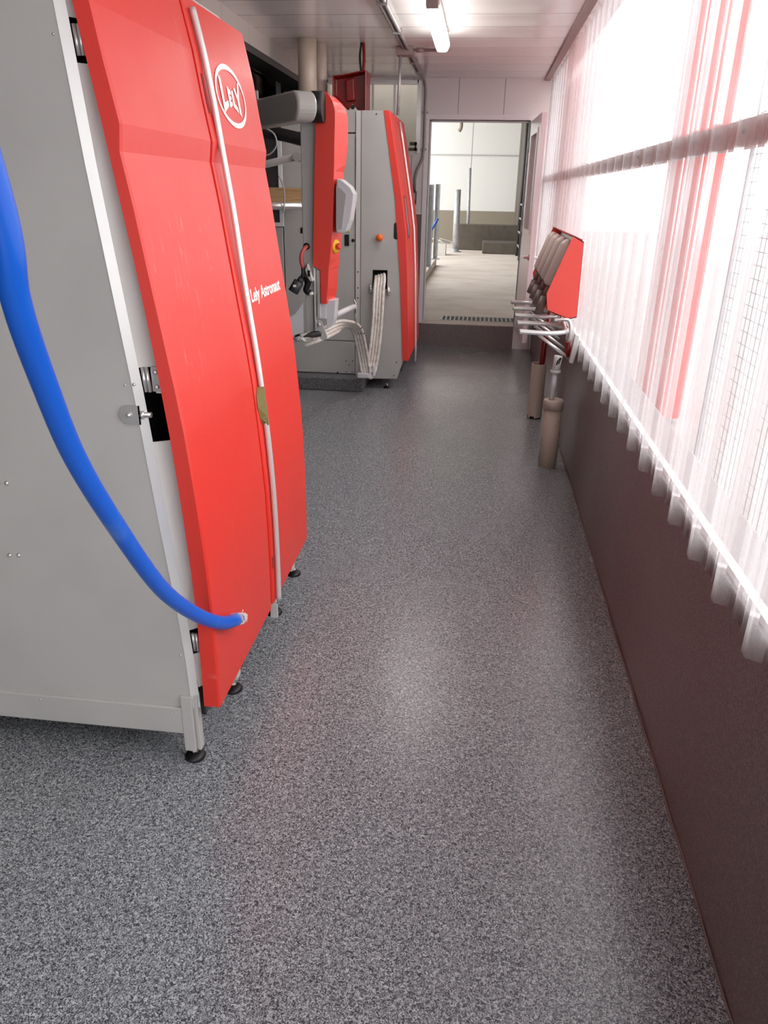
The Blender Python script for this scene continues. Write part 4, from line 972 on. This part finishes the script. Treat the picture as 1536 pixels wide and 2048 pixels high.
bm = nb(); pts_ = [(1138, 726), (1146, 728), (1155, 700), (1159, 672), (1150, 668), (1146, 690)]
prism(bm, [(at(*u, y=4.64).x, at(*u, y=4.64).z) for u in pts_], 4.64, 4.68); bm2 = bm
obj('wall_plate', bm, m_steel2, rack, .004)
bm = nb(); tube(bm, [(.575, 4.70, .70), (.572, 4.70, .79)], .016, 12); obj('red_stub', bm, m_redd, rack)
bm = nb(); tube(bm, [(.518, 5.82, .02), (.53, 5.82, .55), (.548, 5.82, .85)], .021, 14); obj('red_post', bm, m_redd, rack)
# red holder: two end plates, back, four sleeves
YH0, YH1 = 4.75, 6.10
poly = [(1147, 471), (1168, 484), (1153.5, 635), (1136, 638.5), (1095, 622), (1093, 588)]
PP = [(at(*u, y=YH0).x, at(*u, y=YH0).z) for u in poly]
bm = nb(); prism(bm, PP, YH0, YH0 + .006); prism(bm, PP, YH1, YH1 + .006); 
# skins: back (right), bottom, roof lip
def skin(bm, i, j, th_=.005):
    a, b_ = PP[i], PP[j]; f = [bm.verts.new((a[0], YH0, a[1])), bm.verts.new((b_[0], YH0, b_[1])), bm.verts.new((b_[0], YH1, b_[1])), bm.verts.new((a[0], YH1, a[1]))]; bm.faces.new(f)
    cx_ = sum(p[0] for p in PP) / 6; cz_ = sum(p[1] for p in PP) / 6
    g_ = [bm.verts.new(v.co + (Vector((cx_, v.co.y, cz_)) - v.co).normalized() * th_) for v in f]; bm.faces.new(g_[::-1])
    for k in range(4): bm.faces.new((f[k], f[(k + 1) % 4], g_[(k + 1) % 4], g_[k]))
for i, j in ((0, 1), (1, 2), (2, 3), (3, 4)): skin(bm, i, j)
hold = obj('cup_holder', bm, m_redp, rack)
# recessed red tray on which the four sleeves lie
pa_, pb_ = Vector((PP[0][0], 0, PP[0][1])), Vector((PP[5][0], 0, PP[5][1])); sl_ = (pb_ - pa_).normalized(); inn = Vector((-sl_.z, 0, sl_.x))
if inn.x < 0: inn = -inn
bm = nb(); q0, q1 = pa_ + inn * .055, pb_ + inn * .055
loft(bm, [[(q0.x, yy, q0.z), (q1.x, yy, q1.z), (q1.x + .004, yy, q1.z - .004), (q0.x + .004, yy, q0.z - .004)] for yy in (YH0 + .008, YH1 - .004)]); obj('tray', bm, m_redd, hold)
TL = (pb_ - pa_).length
bm = nb(); a = pa_ + sl_ * TL * .10 + inn * .035; b_ = pa_ + sl_ * TL * .30 + inn * .035
loft(bm, [[(a.x, yy, a.z), (b_.x, yy, b_.z), (b_.x + .03, yy, b_.z - .01), (a.x + .03, yy, a.z - .01)] for yy in (YH0 + .02, YH1 - .12)]); obj('cup_head_bar', bm, m_tan, hold, .01)
for k in range(4):
    y = YH0 + .18 + k * .325; Y_ = Vector((0, y, 0))
    a = pa_ + sl_ * TL * .20 + inn * .012 + Y_; b_ = pa_ + sl_ * TL * .84 + inn * .012 + Y_; c_ = pa_ + sl_ * TL * 1.10 + inn * .020 + Y_; d_ = c_ + sl_ * .09 + Vector((0, -.03, 0))
    bm = nb(); tube(bm, [a - sl_ * .04, a - sl_ * .02, a, b_, b_ + sl_ * .02], [.018, .036, .044, .043, .026], 18); cup = obj('teat_cup', bm, m_tan, hold)
    bm = nb(); tube(bm, [b_, c_], .016, 10); tube(bm, [c_, d_], .026, 10); sub('cup_tube', bm, m_tubeg, cup)

# ================================================================ OUTSIDE (seen through the sheeting)
bm = b1(XR + 0.17, 40, -25, 45, -0.25, -0.15); struct('ground', bm, m_ground)
o = obj('red_board', b1(1.6, 1.75, 6.35, 7.55, -0.1, 4.5), m_red, None, .02); tag(o, 'blurred tall red board standing outside behind the translucent sheeting', 'board')
t = thing('mesh_fence', 'thin wire mesh panel standing outside behind the right sheeting', 'fence', (1.6, 4, -.15))
bm = nb()
for k in range(27): tube(bm, [(1.6, 3.3 + k * .075, -.1), (1.6, 3.3 + k * .075, 3.2)], .003, 4)
for k in range(44): tube(bm, [(1.6, 3.3, -.1 + k * .075), (1.6, 5.25, -.1 + k * .075)], .003, 4)
obj('wire_mesh', bm, m_galv, t)['kind'] = 'stuff'
bm = nb()
for y in (3.3, 5.25): tube(bm, [(1.6, y, -.15), (1.6, y, 3.2)], .02, 8)
each('frame_post', bm, m_galv, t)

# ================================================================ LIGHT
w = bpy.data.worlds.new('World'); bpy.context.scene.world = w; w.use_nodes = True
bg = w.node_tree.nodes['Background']; bg.inputs[0].default_value = (0.96, 0.97, 1.0, 1); bg.inputs[1].default_value = 2.5
sl = bpy.data.lights.new('sun', 'SUN'); sl.energy = 0.6; sl.angle = math.radians(25); sl.color = (1, 0.97, 0.94)
so = bpy.data.objects.new('sun', sl); C.objects.link(so); so.rotation_euler = Vector((0.75, -0.25, 0.62)).to_track_quat('Z', 'Y').to_euler()
